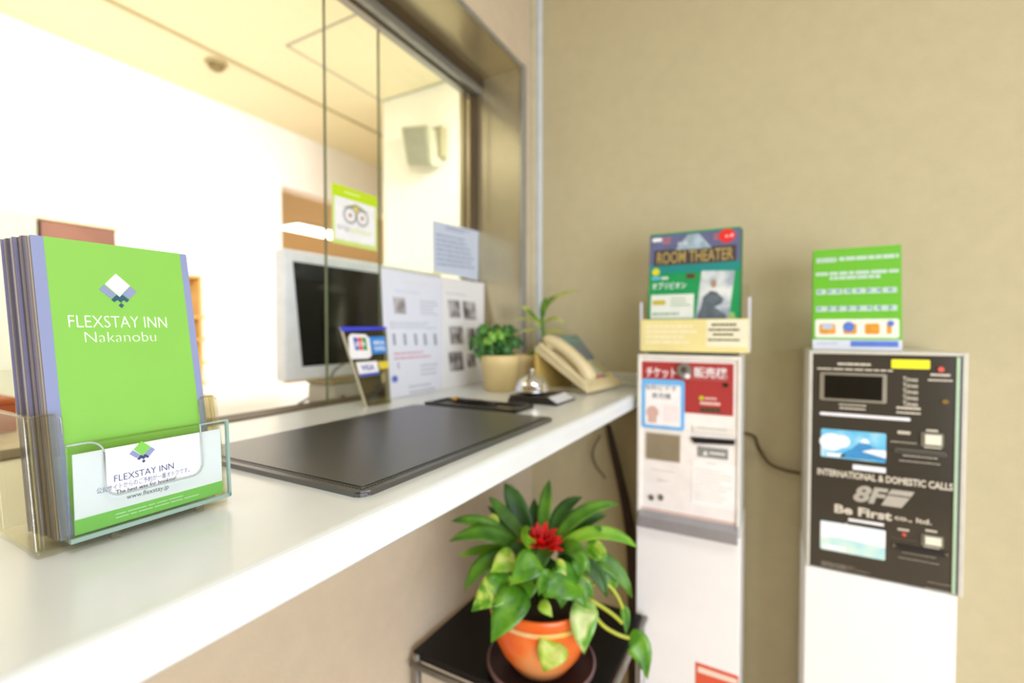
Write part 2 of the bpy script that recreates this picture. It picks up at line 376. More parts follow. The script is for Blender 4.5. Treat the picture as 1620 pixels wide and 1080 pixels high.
# cabinets at the far wall
fw = xplane(XO+.3)
wc = thing('wall_cabinet', 'brown wooden cabinet on the far office wall, behind the green leaflets', 'cabinet', fw.P(*fw.hit(130, 365)))
a0, b1 = fw.hit(64, 346); a1, _ = fw.hit(183, 362); b0 = b1-.32
part('body', MB().fbox(fw, a0, b0, a1, b1, -.3, 0, .004), mat('reddish_brown_wood', (116, 74, 54), .5, var=.15, vscale=6), wc)
part('top_board', MB().fbox(fw, a0-.02, b1, a1+.02, b1+.02, -.3, .02, .003), mat('lit_wood_edge', (226, 206, 166), .5), wc)  # pale colour paints the lit top edge of the brown cabinet
ft = xplane(XO+.35); a1 = ft.hit(60, 335)[0]; b1 = ft.hit(30, 334)[1]
tcab = thing('tall_cabinet', 'pale greenish grey tall office cabinet left of the green leaflets', 'cabinet', (XO+.2, a1-.2, FZ))
part('body', MB().box(XO+.01, XO+.34, a1-.55, a1, FZ, b1, .004), mat('pale_green_grey_steel', (170, 170, 150), .5), tcab)
part('door', MB().fbox(ft, a1-.54, FZ+.05, a1-.01, b1-.02, -.01, .002, .002), mat('pale_green_grey_steel2', (164, 165, 146), .5), tcab)
ob = onz(5, 655, DZ)
fo = xplane(-1.6); a1, b0 = fo.hit(27, 655); a1, b1 = fo.hit(27, 629)
obx = thing('storage_box', 'orange box on the office desk at the left edge of the photo', 'box', (-1.68, a1-.1, DZ))
part('box_body', MB().box(-1.75, -1.6, a1-.2, a1, DZ, b1-.012, .004), mat('orange_card', (176, 82, 28), .6), obx)
part('lid', MB().box(-1.755, -1.595, a1-.205, a1+.004, b1-.012, b1, .003), mat('orange_card_lid', (190, 98, 36), .6), obx)
fk = xplane(XO+.22)
sh = thing('wooden_shelf', 'small pale wooden shelf unit on the white office wall behind the leaflets', 'shelf', fk.P(*fk.hit(300, 605)))
a1 = fk.hit(326, 520)[0]; a0 = a1-.3; yw = mat('honey_wood', (206, 160, 84), .5, var=.12, vscale=8)
for k, v_ in enumerate((436, 500, 535, 572, 604)):
    b_ = fk.hit(320, v_)[1]; part('shelf_board', MB().fbox(fk, a0, b_-.016, a1-(.02 if k == 0 else 0), b_, -.22, 0, .002), yw, sh)
bt = fk.hit(320, 436)[1]; bb = fk.hit(320, 640)[1]
for a_ in (a0, a1-.035): part('upright', MB().fbox(fk, a_, bb, a_+.015, bt, -.22, -.006, .002), yw, sh)
# lamps of the back room seen through the opening
lamp = mat('lit_lamp_panel', (255, 246, 225), .5, emit=6, var=0)
for u_, v_, w_, l_, lab in ((508, 364, .16, .45, 'lit ceiling lamp panel in the room beyond the office, above the monitor'),):
    q = onz(u_, v_, CZ2)
    lt = thing('ceiling_lamp', lab, 'lamp', (q.x, q.y, CZ2))
    part('housing', MB().box(q.x-w_-.03, q.x+w_+.03, q.y-l_-.03, q.y+l_+.03, CZ2-.03, CZ2, .004), white_metal, lt)
    part('diffuser', MB().box(q.x-w_, q.x+w_, q.y-l_, q.y+l_, CZ2-.05, CZ2-.03, .006), lamp, lt)

# ------------------------------------------------------------------ counter
XF = -.378
cn = thing('reception_counter', 'long glossy white reception counter top fixed along the window wall', 'counter', (-.6, .3, .95))
prof = [(XG+.02, .955), (XF-.004, .955), (XF, .959), (XF, .985)]
for i in range(1, 7):
    t = math.pi/2*i/6; prof.append((XF-.014+.014*math.cos(t), .986+.014*math.sin(t)))
prof += [(XG+.02, 1.0)]
m = MB(); m.prism([(x, -1.75, z) for x, z in prof], (0, YJ-.002+1.75, 0)); m.prism([(max(x, XW+.001), YJ-.002, z) for x, z in prof], (0, YB-.001-YJ+.002, 0)); part('worktop', m, counter_m, cn)
qa = ony(960, 672, 1.66); qb = ony(986, 668, 1.66)
bk = MB(); bk.prism([(qa.x, 1.6, .955), (qb.x, 1.6, .955), (qb.x, 1.6, .905), ((qa.x+qb.x)/2, 1.6, .9), (qa.x+.012, 1.6, .87), (qa.x, 1.6, .88)], (0, .11, 0), .003)
part('bracket', bk, mat('pale_bracket', (196, 180, 150), .5), cn, 'pale bracket under the counter')
# cables under the counter
m = MB()
yk = 1.68
for k in range(4):
    m.tube(spline([ony(961+k, 672, yk), ony(965+k*2, 700, yk), ony(976+k*2.4, 750, yk), ony(986+k*3, 800, yk), ony(993+k*4, 860, yk), ony(996+k*4, 960, yk), Vector((ony(998+k*4, 960, yk).x, yk, FZ+.01))]), .007, 7)
m.tube(spline([ony(950, 688, yk), ony(938, 712, yk), ony(942, 735, yk), ony(955, 752, yk), ony(957, 757, yk)]), .003, 6)
one('cable_bundle', m, mat('dark_brown_cable', (58, 40, 24), .6), 'dark bundle of cables hanging under the far end of the counter', 'cables', (-.5, 1.68, FZ))

# ------------------------------------------------------------------ leaflet holder with leaflets and card
LO = Vector((-.564, .1755, 1.009)); fl = Fr(LO, (0, 1, 0), (-.19, 0, .98)); LW, LH = .137, .287
hd = thing('leaflet_holder', 'clear acrylic leaflet holder with green leaflets on the near end of the counter', 'leaflet holder', (-.6, .245, 1.0))
y0, y1 = .158, .322
part('base_plate', MB().box(-.655, -.557, y0, y1, 1.0, 1.0065, .0015), acry_edge, hd)
m = MB(); m.hexa([(-.655, y0, 1.006), (-.651, y0, 1.006), (-.651, y1, 1.006), (-.655, y1, 1.006), (-.684, y0, 1.16), (-.680, y0, 1.16), (-.680, y1, 1.16), (-.684, y1, 1.16)], .001)
part('back_plate', m, acry, hd)
for yy in (y0, y1-.004):
    m = MB(); m.prism([(-.652, yy, 1.006), (-.562, yy, 1.006), (-.572, yy, 1.06), (-.585, yy, 1.122), (-.676, yy, 1.122)], (0, .004, 0), .0012); s_ = part('side_wall', m, acry_side, hd)
    m = MB(); m.prism([(-.564, yy-.0005, 1.006), (-.5595, yy-.0005, 1.006), (-.583, yy-.0005, 1.123), (-.5875, yy-.0005, 1.123)], (0, .005, 0), .001); m.prism([(-.587, yy-.0005, 1.1235), (-.676, yy-.0005, 1.1235), (-.676, yy-.0005, 1.1205), (-.587, yy-.0005, 1.1205)], (0, .005, 0), .001)
    part('moulded_edge', m, acry_edge, s_)
ff = Fr((-.5595, y0, 1.006), (0, 1, 0), (-.19, 0, .98)); W_ = y1-y0
def arc(cx, cy, r, t0, t1, n=6): return [(cx+r*math.cos(math.radians(t0+(t1-t0)*i/n)), cy+r*math.sin(math.radians(t0+(t1-t0)*i/n))) for i in range(n+1)]
# front lip with its U-shaped cut-out
out = [(0, 0), (W_, 0), (W_, .114), (W_-.004, .118), (W_-.016, .118), (W_-.02, .114), (W_-.02, .088), (.024, .088), (.024, .114), (.02, .118), (.004, .118), (0, .114)]
part('front_lip', MB().poly(ff, out, 0, .003), acry, hd)
m = MB(); inner = [ff.P(a, b, .003) for a, b in out[2:]]
m.tube(inner, .0011, 6); part('lip_edge', m, acry_edge, hd)
m = MB()
for a in (.004, W_-.017): part('front_arm', MB().rrect(ff, a, 0, a+.016, .119, .003, .006, .004), acry_edge, hd)
# outer card pocket
xp = -.546; fp = Fr((xp, 0, 0), (0, 1, 0), (-.05, 0, 1)); pa0, pa1, pb0, pb1 = .176, .318, 1.012, 1.0985
fp.o = Vector((xp+.05*1.0, 0, 0))
h0, h1, h2, h3 = fp.hit(150, 690), fp.hit(164, 755), fp.hit(316, 735), fp.hit(313, 682); ub = fp.hit(232, 770)[1]; ur = .012
inner = [h3]+[(h3[0]+.002, ub+ur+.004)]+arc(h3[0]+.002-ur, ub+ur, ur, 0, -90)+arc(h1[0]+ur, ub+ur, ur, 270, 180)+[(h1[0], pb1-ur)]+arc(h1[0]-ur, pb1-ur, ur, 0, 90)
inner[0] = (h3[0]+.001, pb1)
part('card_pocket', MB().poly(fp, [(pa0, pb0), (pa1, pb0), (pa1, pb1)]+inner+[(pa0, pb1)], 0, .003), acry_green, hd)
part('pocket_lip', MB().tube([fp.P(a, b, .003) for a, b in inner+[(pa0, pb1)]], .0009, 6), mat('greenish_acrylic_lip', (176, 186, 186), .15), hd)
m = MB()
m.fbox(fp, pa1-.0022, pb0, pa1+.0004, pb1, -.0006, .0034); m.fbox(fp, pa0, pb0-.001, pa1, pb0+.003, -.0006, .0034); m.fbox(fp, inner[0][0], pb1-.0012, pa1, pb1+.0003, -.0002, .0032)
part('pocket_edge', m, acry_green_edge, hd, 'greenish edge of the card pocket')
m = MB(); m.fbox(fp, pa0, pb0, pa1, pb0+.003, -.012, 0); part('pocket_floor', m, acry_edge, hd)
for yy in (.208, .284): part('foot', MB().box(-.557, -.549, yy, yy+.008, 1.0, 1.012, .0015), acry_edge, hd)
covers = [mat('leaflet_cover_violet_grey', (118, 114, 142), .6), mat('leaflet_cover_brown_grey', (134, 122, 116), .6), mat('leaflet_cover_beige', (176, 164, 148), .6), mat('leaflet_cover_dark', (84, 78, 88), .6)]
# leaflets: the front one and the stack behind
nst = 24; page = mat('leaflet_grey_edge', (120, 112, 116), .6, var=.1, vscale=200); page2 = mat('leaflet_page_edges', (190, 178, 160), .6, var=.1, vscale=200)
for k in range(nst):
    off = -.0006-.0024*k; sh_ = random.uniform(-.0014, .0014); dh = random.uniform(-.004, .002)-(.0035 if k > 16 else 0)
    o_ = fl.P(sh_-.00025*k, max(dh, -.001)*.5+.00047*k, off); f2 = Fr(o_, (0, 1, .0), (-.19, 0, .98))
    if k == 0: f2 = Fr(fl.P(0, 0, -.0006), (0, 1, 0), (-.19, 0, .98))
    if k == 0:
        lf = thing('leaflet', 'front green leaflet with white name and diamond logo, in the clear holder on the counter', 'leaflet', f2.P(LW/2, 0), 'leaflets in the clear holder')
    else:
        lf = thing('leaflet', 'leaflet packed in the stack behind the front green leaflet of the clear holder', 'leaflet', f2.P(LW/2, 0), 'leaflets in the clear holder')
    part('pages', MB().fbox(f2, .0004, .0003, LW-.0004, LH-.0003, -.0019, -.0003), page2 if k % 3 == 1 else page, lf)
    part('cover', MB().fbox(f2, 0, 0, LW, LH, -.0003, 0), bluegrey if k == 0 else covers[[0, 1, 2, 1, 0, 3][k % 6]], lf)
    if k == 0: front, F0 = lf, f2
m = MB(); m.fbox(F0, .0095, 0, LW-.0075, LH, 0, .0003); part('green_panel', m, green_ink, front)
def logo(fr, ca, cb_, ha, hb, c, mats, parent):
    def pl(pts): return [(ca+(x-752)/136*ha, cb_+((485-y)+(x-752)*.066)/108*hb) for x, y in pts][::-1]
    A = [(747, 378), (842, 455), (757, 522), (663, 442)]; B1 = [(655, 447), (735, 512), (692, 532), (617, 474)]; B2 = [(845, 460), (888, 492), (828, 541), (781, 507)]
    Mm = [(737, 510), (759, 527), (779, 511), (825, 545), (806, 560), (785, 545), (763, 560), (740, 543), (716, 556), (695, 540)]; Dd = [(763, 562), (783, 578), (764, 595), (743, 577)]
    part('logo_diamond', MB().poly(fr, pl(A), c, c+.0004), mats[0], parent)
    part('logo_wings', MB().poly(fr, pl(B1), c, c+.0004).poly(fr, pl(B2), c, c+.0004), mats[1], parent)
    part('logo_steps', MB().poly(fr, pl(Mm), c, c+.0004).poly(fr, pl(Dd), c, c+.0004), mats[2], parent)
a0, b0, a1, b1 = F0.box(153, 433, 219, 490); b0 = F0.hit(187, 487)[1]; b1 = F0.hit(185, 433)[1]
logo(F0, (a0+a1)/2, (b0+b1)/2, (a1-a0)/2, (b1-b0)/2, .0003, (white_ink, bluegrey, slate), front)
def tpx(mb, fr, s_, u0, u1, vt, vb, c, th=.0006, bold=0, um=None, slant=0):   # text fitted between image columns u0..u1 (heights read at column um)
    um = um or (u0+u1)/2; a0 = fr.hit(u0, (vt+vb)/2)[0]; a1 = fr.hit(u1, (vt+vb)/2)[0]
    return mb.text(fr, s_, a0, fr.hit(um, vb)[1], a1, fr.hit(um, vt)[1], c, th, bold, slant)
m = MB(); tpx(m, F0, 'FLEXSTAY INN', 108, 263, 500, 518, .0003, .0004, -.014); part('name_lettering', m, white_ink, front)
m = MB(); tpx(m, F0, 'Nakanobu', 134, 246, 525, 540.5, .0003, .0004, -.021); part('place_lettering', m, white_ink, front)
# card in the pocket
FC = Fr(fp.P(0, 0, -.002), (0, 1, 0), (-.05, 0, 1)); ca0, ca1, cb0, cb1 = .181, .3115, 1.0165, 1.089
cd_ = thing('price_card', 'small white and green card in the front pocket of the leaflet holder', 'card', FC.P((ca0+ca1)/2, cb0), None)
part('sheet', MB().fbox(FC, ca0, cb0, ca1, cb1, -.0008, 0), white_m, cd_)
part('green_band', MB().fbox(FC, ca0, cb0, ca1, cb0+.0135, 0, .0004), green_ink2, cd_)
m = MB(); m.lines(FC, ca0+.03, cb0+.004, ca1-.02, cb0+.0105, 2, .0004, .0003, .3); part('small_print', m, mat('pale_green_ink', (196, 232, 176), .5), cd_)
a0 = FC.hit(204, 720)[0]; a1 = FC.hit(245, 712)[0]; b1 = FC.hit(223, 697)[1]; b0 = FC.hit(225, 732)[1]
logo(FC, (a0+a1)/2, (b0+b1)/2, (a1-a0)/2, (b1-b0)/2, .0001, (green_ink2, bluegrey, navy), cd_)
m = MB(); tpx(m, FC, 'FLEXSTAY INN', 180, 275, 742, 752, .0001, .0004, -.01, 226); part('name_lettering', m, navy, cd_)
m = MB(); tpx(m, FC, '公式サイトからのご予約が一番オトクです。', 152, 300, 753.5, 762.5, .0001, .0003, -.003, 232); part('offer_lettering', m, mat('grey_violet_ink', (128, 128, 160), .5), cd_)
m = MB(); tpx(m, FC, 'The best way for booking!', 183, 279, 763.5, 773, .0001, .0003, -.004, 231); part('slogan_lettering', m, mat('dark_grey_ink', (80, 80, 96), .5), cd_)
m = MB(); tpx(m, FC, 'www.flexstay.jp', 200, 267, 774, 783.5, .0001, .0003, -.006, 233); part('address_lettering', m, grey_ink, cd_)

# ------------------------------------------------------------------ desk mat, tray, pen, bell
bx0, bx1, by0, by1 = -.816, -.4245, .402, .962
mt = thing('desk_mat', 'large black leather desk mat lying on the white counter', 'desk mat', ((bx0+bx1)/2, (by0+by1)/2, 1.0))
fz = Fr((0, 0, 1.0), (1, 0, 0), (0, 1, 0))
m = MB(); b = bmesh.new()
mm = MB(); mm.rrect(fz, bx0, by0, bx1, by1, 0, .007, .014)
bmesh.ops.bevel(mm.bm, geom=[e for e in mm.bm.edges if abs(e.verts[0].co.z-e.verts[1].co.z) < 1e-6], offset=.002, segments=2, affect='EDGES')
part('pad', mm, leather, mt)
m = MB(); m.rrect(fz, bx0+.016, by0+.016, bx1-.016, by1-.016, .007, .0082, .006); part('inlay', m, leather, mt)
m = MB(); n_ = 150
for (p0, p1) in (((bx0+.01, by0+.01), (bx1-.01, by0+.01)), ((bx1-.01, by0+.01), (bx1-.01, by1-.01))):
    L_ = (Vector(p1)-Vector(p0)).length; k = int(L_/.006)
    for i in range(k):
        c = Vector(p0).lerp(Vector(p1), (i+.5)/k); d = (Vector(p1)-Vector(p0)).normalized()*.0019
        m.fbox(Fr((c.x, c.y, 1.007), (d.x, d.y, 0), (-d.y, d.x, 0)), -.0019, -.0005, .0019, .0005, 0, .0005)
part('stitching', m, mat('black_thread', (20, 20, 22), .6), mt)
tx0, tx1, ty0, ty1 = -.815, -.54, .992, 1.095
tr = thing('cash_tray', 'flat black cash tray between the desk mat and the pot plant', 'tray', ((tx0+tx1)/2, 1.06, 1.0))
part('tray_base', MB().box(tx0, tx1, ty0, ty1, 1.0, 1.004, .0015), black_pl, tr)
m = MB()
for a in ((tx0, tx1, ty0, ty0+.012), (tx0, tx1, ty1-.012, ty1), (tx0, tx0+.012, ty0, ty1), (tx1-.012, tx1, ty0, ty1)): m.box(*a, 1.003, 1.009, .002)
part('rim', m, mat('black_tray_rim', (30, 29, 30), .35), tr)
pn = thing('pen', 'black pen with a gold tip lying in the black cash tray', 'pen', (-.70, 1.056, 1.004))
P0, P1 = Vector((-.772, 1.062, 1.0105)), Vector((-.625, 1.05, 1.0105)); D = (P1-P0)
part('barrel', MB().tube([P0+D*.12, P0+D*.5, P1], [.0055, .006, .005], 12), black_pl, pn)
part('tip', MB().tube([P0, P0+D*.03, P0+D*.12], [.004, .007, .007], 12), mat('gold', (214, 160, 60), .3, metal=.8), pn, 'gold pen tip')
part('clip', MB().box(P0.x+.06, P0.x+.1, 1.054, 1.057, 1.0155, 1.017, .0005), mat('gold', (214, 160, 60)), pn, 'gold clip')
bl = thing('service_bell', 'chrome dome service bell on a black base in front of the telephone', 'bell', (-.575, 1.215, 1.0))
b0x, b1x, b0y, b1y = -.648, -.497, 1.145, 1.283
part('base', MB().hexa([(b0x, b0y, 1.0), (b1x, b0y, 1.0), (b1x, b1y, 1.0), (b0x, b1y, 1.0), (b0x+.006, b0y+.006, 1.02), (b1x-.035, b0y+.006, 1.02), (b1x-.035, b1y-.006, 1.02), (b0x+.006, b1y-.006, 1.02)], .002), black_pl, bl)
fb = Fr((b1x, b0y, 1.001), (0, 1, 0), (-.035, 0, .02))
part('label_plate', MB().fbox(fb, .012, .006, b1y-b0y-.012, .036, .0008, .0018), mat('pale_label', (216, 220, 228), .4), bl)
bc = (-.604, 1.214, 1.021); R_ = .049
part('dome', MB().lathe([(R_*1.02, .004), (R_*1.03, .008)]+[(R_*math.cos(t), .01+R_*.92*math.sin(t)) for t in [i*math.pi/2/9 for i in range(9)]]+[(.004, .01+R_*.92)], bc, 40), chrome, bl)
part('button', MB().lathe([(.003, .05), (.003, .062), (.007, .063), (.007, .067), (.003, .07)], bc, 16), chrome, bl)
part('skirt', MB().lathe([(R_*.6, 0), (R_*.6, .008)], bc, 24), black_pl, bl)

# ------------------------------------------------------------------ telephone
ph = thing('telephone', 'beige push-button desk telephone with corded handset at the far end of the counter', 'telephone', (-.58, 1.48, 1.0))
beige = mat('beige_plastic', (222, 206, 162), .4, var=.03)
wv = Vector((.16, .987, 0)); dv_ = Vector((-.987, .16, 0)); P0 = Vector((-.502, 1.385, 1.0))
def PT(w, d, h): return P0+wv*w+dv_*d+Vector((0, 0, h))
PWd = .235
prof = [(0, .004), (-.006, .012), (0, .024), (.185, .152), (.198, .147), (.2, .13)]
m = MB(); m.prism([PT(0, d, h) for d, h in prof], wv*PWd, .004); part('body', m, beige, ph)
m = MB(); m.prism([PT(.004, d, h) for d, h in ((.19, .135), (.203, .138), (.2, 0), (.186, 0))], wv*(PWd-.008), .003); part('rear_support', m, mat('ochre_plastic', (206, 176, 96), .45), ph)
kf = Fr(PT(0, 0, .024), wv, PT(0, .185, .152)-PT(0, 0, .024))
part('key_field', MB().rrect(kf, .08, .046, .222, .12, 0, .002, .004), mat('olive_key_field', (206, 200, 160), .5), ph)
keym = mat('pale_green_keys', (176, 186, 156), .45)
for i in range(4):
    for j in range(4):
        part('key', MB().fbox(kf, .086+i*.022, .05+j*.0165, .103+i*.022, .062+j*.0165, .002, .006, .001), keym, ph)
for j in range(4): part('side_key', MB().fbox(kf, .18, .05+j*.0165, .216, .059+j*.0165, .002, .005, .001), mat('dark_olive_keys', (150, 142, 88), .45), ph)
for i, (nm, rgb) in enumerate((('green', (70, 130, 80)), ('red', (206, 84, 70)), ('violet', (120, 104, 156)), ('yellow', (214, 190, 40)))):
    part('function_key', MB().fbox(kf, .09+i*.032, .03, .11+i*.032, .041, 0, .005, .001), mat('key_'+nm, rgb, .4), ph, nm+' function key')
part('display_hood', MB().hexa([kf.P(.07, .122, -.004), kf.P(.234, .122, -.004), kf.P(.234, .228, -.004), kf.P(.07, .228, -.004), kf.P(.07, .122, .008), kf.P(.234, .122, .008), kf.P(.234, .232, .034), kf.P(.07, .232, .034)], .004), mat('blue_grey_plastic', (112, 124, 118), .45), ph, 'blue grey display hood')
kd = Fr(kf.P(.07, .122, .0082), wv, kf.P(.07, .232, .0342)-kf.P(.07, .122, .0082)); kd.n = kd.r.cross(kd.u)
part('display', MB().fbox(kd, .014, .068, .15, .102, 0, .002), mat('lcd_grey_green', (104, 134, 124), .2), ph)
part('display_strip', MB().fbox(kd, .012, .01, .152, .056, 0, .0016), mat('slate_strip', (112, 118, 122), .4), ph)
part('cradle', MB().fbox(kf, -.004, .01, .058, .222, -.004, .012, .005), beige, ph)
def ringp(w, b, c, ww, th, tx, n=14):
    t = Vector((tx[0], tx[1])).normalized(); nd, nh = -t.y, t.x; R = []
    for k in range(n):
        a = 2*math.pi*k/n; cc, s_ = math.cos(a), math.sin(a); cc = math.copysign(abs(cc)**.6, cc); s_ = math.copysign(abs(s_)**.6, s_)
        R.append(kf.P(w+ww*cc, b+nd*th*s_, c+nh*th*s_))
    return R
pth = [(.012, .016), (.02, .024), (.045, .034), (.085, .041), (.135, .044), (.18, .04), (.212, .03), (.222, .019)]
wth = [.018, .026, .025, .022, .022, .024, .026, .017]; tth = [.01, .017, .017, .0155, .0155, .017, .017, .01]
rg = []
for i, (d, h) in enumerate(pth):
    p_, q_ = pth[max(i-1, 0)], pth[min(i+1, len(pth)-1)]; rg.append(ringp(.024, d, h, wth[i], tth[i], (q_[0]-p_[0], q_[1]-p_[1])))
hs = part('handset', MB().loft(rg), beige, ph)
def cup(b, r, c1): return [[kf.P(.024+r*s_*math.cos(a), b+r*s_*math.sin(a), c) for a in [2*math.pi*i/16 for i in range(16)]] for s_, c in ((1, c1), (1, .016), (.8, .0125))]
part('mouthpiece', MB().loft(cup(.04, .021, .028)), beige, hs)
part('earpiece', MB().loft(cup(.196, .022, .03)), beige, hs)
cpts = []
for i in range(90):
    t = i/89; a = t*2*math.pi*14; cpts.append(PT(.02+.004*math.cos(a)+.02*math.sin(t*3), .04+.12*t, .007+.004*math.sin(a)))
part('cord', MB().tube(cpts, .0016, 5), beige, ph)

# ------------------------------------------------------------------ potted plants on the counter
def pot(parent, cx, cy, z0, r0, r1, h, m_):
    p_ = part('pot', MB().lathe([(r0*.9, 0), (r0, .003), (r0+(r1-r0)*.72, h*.72), (r1*.97, h*.74), (r1, h*.98), (r1*.98, h), (r1*.9, h), (r1*.86, h*.86)], (cx, cy, z0), 36), m_, parent)
    part('soil', MB().lathe([(r1*.87, h*.84), (r1*.5, h*.88), (.004, h*.9)], (cx, cy, z0), 20), mat('dark_soil', (50, 38, 26), .9, bump=.5, bscale=300), parent)
    return p_
yp = mat('pale_yellow_pot', (226, 202, 142), .5, var=.03)
c = onz(783, 619, 1.0); c.y += .03
iv = thing('ivy_plant', 'bushy green ivy in a pale yellow pot beside the photo sheets', 'potted plant', (c.x, c.y, 1.0))
dI = (c-CAM).dot(CF); k_ = dI/FPX
pot(iv, c.x, c.y, 1.0, 24*k_, 31*k_, .118, yp)
def ivyleaf(mb, p, nrm, size, spin):
    nrm = Vector(nrm).normalized(); a = nrm.cross(Vector((.2, .3, 1))).normalized(); b_ = nrm.cross(a)
    a, b_ = a*math.cos(spin)+b_*math.sin(spin), b_*math.cos(spin)-a*math.sin(spin)
    shp = [(0, -1), (.45, -.75), (.3, -.25), (.95, -.15), (.5, .2), (.55, .65), (.15, .5), (0, 1), (-.15, .5), (-.55, .65), (-.5, .2), (-.95, -.15), (-.3, -.25), (-.45, -.75)]
    ctr = mb.bm.verts.new(p+nrm*size*.12); vv = [mb.bm.verts.new(p+a*x*size+b_*y*size) for x, y in shp]
    for i in range(len(vv)):
        f = mb.bm.faces.new((ctr, vv[i], vv[(i+1) % len(vv)])); f.smooth = True
gl_ = [ramp_mat('ivy_green_%s' % n, cs, 60, .4) for n, cs in (('mid', ((52, 108, 30), (86, 146, 46))), ('deep', ((34, 84, 32), (56, 112, 42))), ('light', ((106, 166, 48), (140, 190, 80))))]
rnd = random.Random(3); ctr = atd(782, 543, dI)
part('stem', MB().tube([(c.x, c.y, 1.1), (c.x, c.y, 1.16)], .006).tube([(c.x, c.y, 1.1), ctr+Vector((-.02, -.01, .01))], .004).tube([(c.x, c.y, 1.1), ctr+Vector((.03, .0, .01))], .004), gl_[1], iv)
for i in range(80):
    th = rnd.uniform(0, 2*math.pi); ph_ = rnd.uniform(-.75, 1.0); d_ = Vector((math.cos(th)*math.cos(ph_), math.sin(th)*math.cos(ph_), math.sin(ph_)))
    p = ctr+Vector((d_.x*.09, d_.y*.075, d_.z*.07))*rnd.uniform(.45, 1)
    if p.z < 1.085: p = p+Vector((0, -.03, 0)); p.z = max(p.z, 1.075)
    m = MB(); ivyleaf(m, p, d_+Vector((.1, -.5, .25)), rnd.uniform(.018, .032), rnd.uniform(0, 6)); part('leaf', m, gl_[[0, 0, 1, 1, 2][i % 5]], iv, solid=.0006)
# second pot behind
c2 = Vector((-.80, 1.535, 1.0)); d2 = (c2-CAM).dot(CF)
dr = thing('ribbon_plant', 'ribbon-leaved plant in a yellow pot in the corner behind the telephone', 'potted plant', c2)
pot(dr, c2.x, c2.y, 1.0, .042, .055, .11, yp)
g2 = ramp_mat('ribbon_green', ((62, 104, 22), (108, 146, 40)), 40, .4); g3 = ramp_mat('ribbon_yellow_green', ((150, 160, 62), (176, 182, 96)), 40, .4)
def PX(u, v, dd=0): return atd(u, v, d2+dd)
part('stem', MB().tube(spline([(c2.x, c2.y, 1.09), PX(858, 540), PX(857, 505)]), .008), g2, dr)
for (b_, cc, t_, w_, m_) in (((857, 520), (838, 490), (822, 482), .011, g3), ((857, 508), (860, 480), (864, 470), .012, g2), ((857, 512), (838, 492), (833, 489), .008, g2), ((858, 500), (868, 462), (920, 459), .009, g3),
        ((858, 502), (862, 475), (880, 468), .011, g2), ((860, 512), (878, 495), (893, 512), .008, g3), ((858, 526), (880, 520), (896, 528), .007, g3), ((857, 522), (836, 520), (818, 526), .006, g3), ((857, 512), (830, 500), (812, 506), .006, g3)):
    m = MB(); m.leaf(bez(PX(*b_), PX(*cc, -.02), PX(*t_, -.03)), [w_*x for x in (.3, .6, .85, 1, 1, .9, .7, .4, .05)], (.2, -.7, .6)); part('leaf', m, m_, dr, solid=.0006)

# ------------------------------------------------------------------ notices by the glass
def photo_mat(n): return ramp_mat('photo_grey_%d' % n, ((88, 84, 88), (140, 134, 134), (190, 188, 190)), 24+n*2, .5, 1)
red_ink = mat('pale_red_ink', (214, 160, 176), .6)
fN = Fr((-.975, 0, 1.0), (0, 1, 0), (-.12, 0, 1))
def sheet_corners(fr, tl, tr_, br, blc): return [fr.hit(*q_) for q_ in (blc, br, tr_, tl)]
b1 = thing('notice_board', 'white notice sheet with one photo and red line, standing left of the photo sheet', 'notice', fN.P(fN.hit(650, 625)[0], 0))
part('sheet', MB().poly(fN, [(fN.hit(611, 632)[0], 0.001), (fN.hit(697, 618)[0], .001), fN.hit(697, 440), fN.hit(602, 424)], 0, .004), white_sheet, b1)
C_ = .004
part('photo', MB().fbox(fN, *fN.box(620, 470, 641, 497), C_, C_+.0006), photo_mat(1), b1)
m = MB(); m.fbox(fN, *fN.box(635, 446, 676, 451), C_, C_+.0006); part('yellow_heading', m, mat('pale_yellow_ink', (224, 222, 150), .6), b1)
for q_ in ((622, 459, 672, 466, 2), (662, 474, 694, 500, 5), (614, 508, 692, 521, 3), (663, 575, 694, 592, 3), (645, 608, 692, 617, 2)): part('text_lines', MB().lines(fN, *fN.box(*q_[:4]), q_[4], C_, .0005, .4), pale_grey_ink, b1)
for q_ in [(u_-3, 528, u_+3, 546) for u_ in (622, 639, 656, 671, 687)]+[(627, 574, 630, 583)]: part('small_picture', MB().fbox(fN, *fN.box(*q_), C_, C_+.0006), mat('grey_violet_print', (158, 160, 174), .6), b1)
m = MB(); m.lines(fN, *fN.box(621, 556, 686, 566), 2, C_, .0005, .4); part('red_lines', m, red_ink, b1)
m = MB(); tpx(m, fN, '●', 618, 628, 594, 605, C_, .0005); part('blue_mark', m, mat('soft_blue_ink', (92, 112, 198), .6), b1)
b2 = thing('photo_sheet', 'white sheet with six small photos leaning behind the ivy pot', 'notice', fN.P(fN.hit(730, 612)[0], 0))
part('sheet', MB().poly(fN, [(fN.hit(698.5, 618)[0], .001), (fN.hit(764, 606)[0], .001), fN.hit(765, 448), fN.hit(698.5, 438)], -.001, .003), mat('white_photo_sheet', (236, 236, 238), .5, var=.01), b2)
C_ = .003
for i, q_ in enumerate(((707, 474, 728, 503), (730, 476, 753, 506), (709, 516, 733, 544), (737, 519, 752, 546), (708, 557, 733, 585), (737, 560, 752, 580))):
    part('photo', MB().fbox(fN, *fN.box(*q_), C_, C_+.0006), photo_mat(2+i), b2)
m = MB(); m.lines(fN, *fN.box(705, 462, 750, 470), 1, C_, .0005, .5); part('text_lines', m, pale_grey_ink, b2)
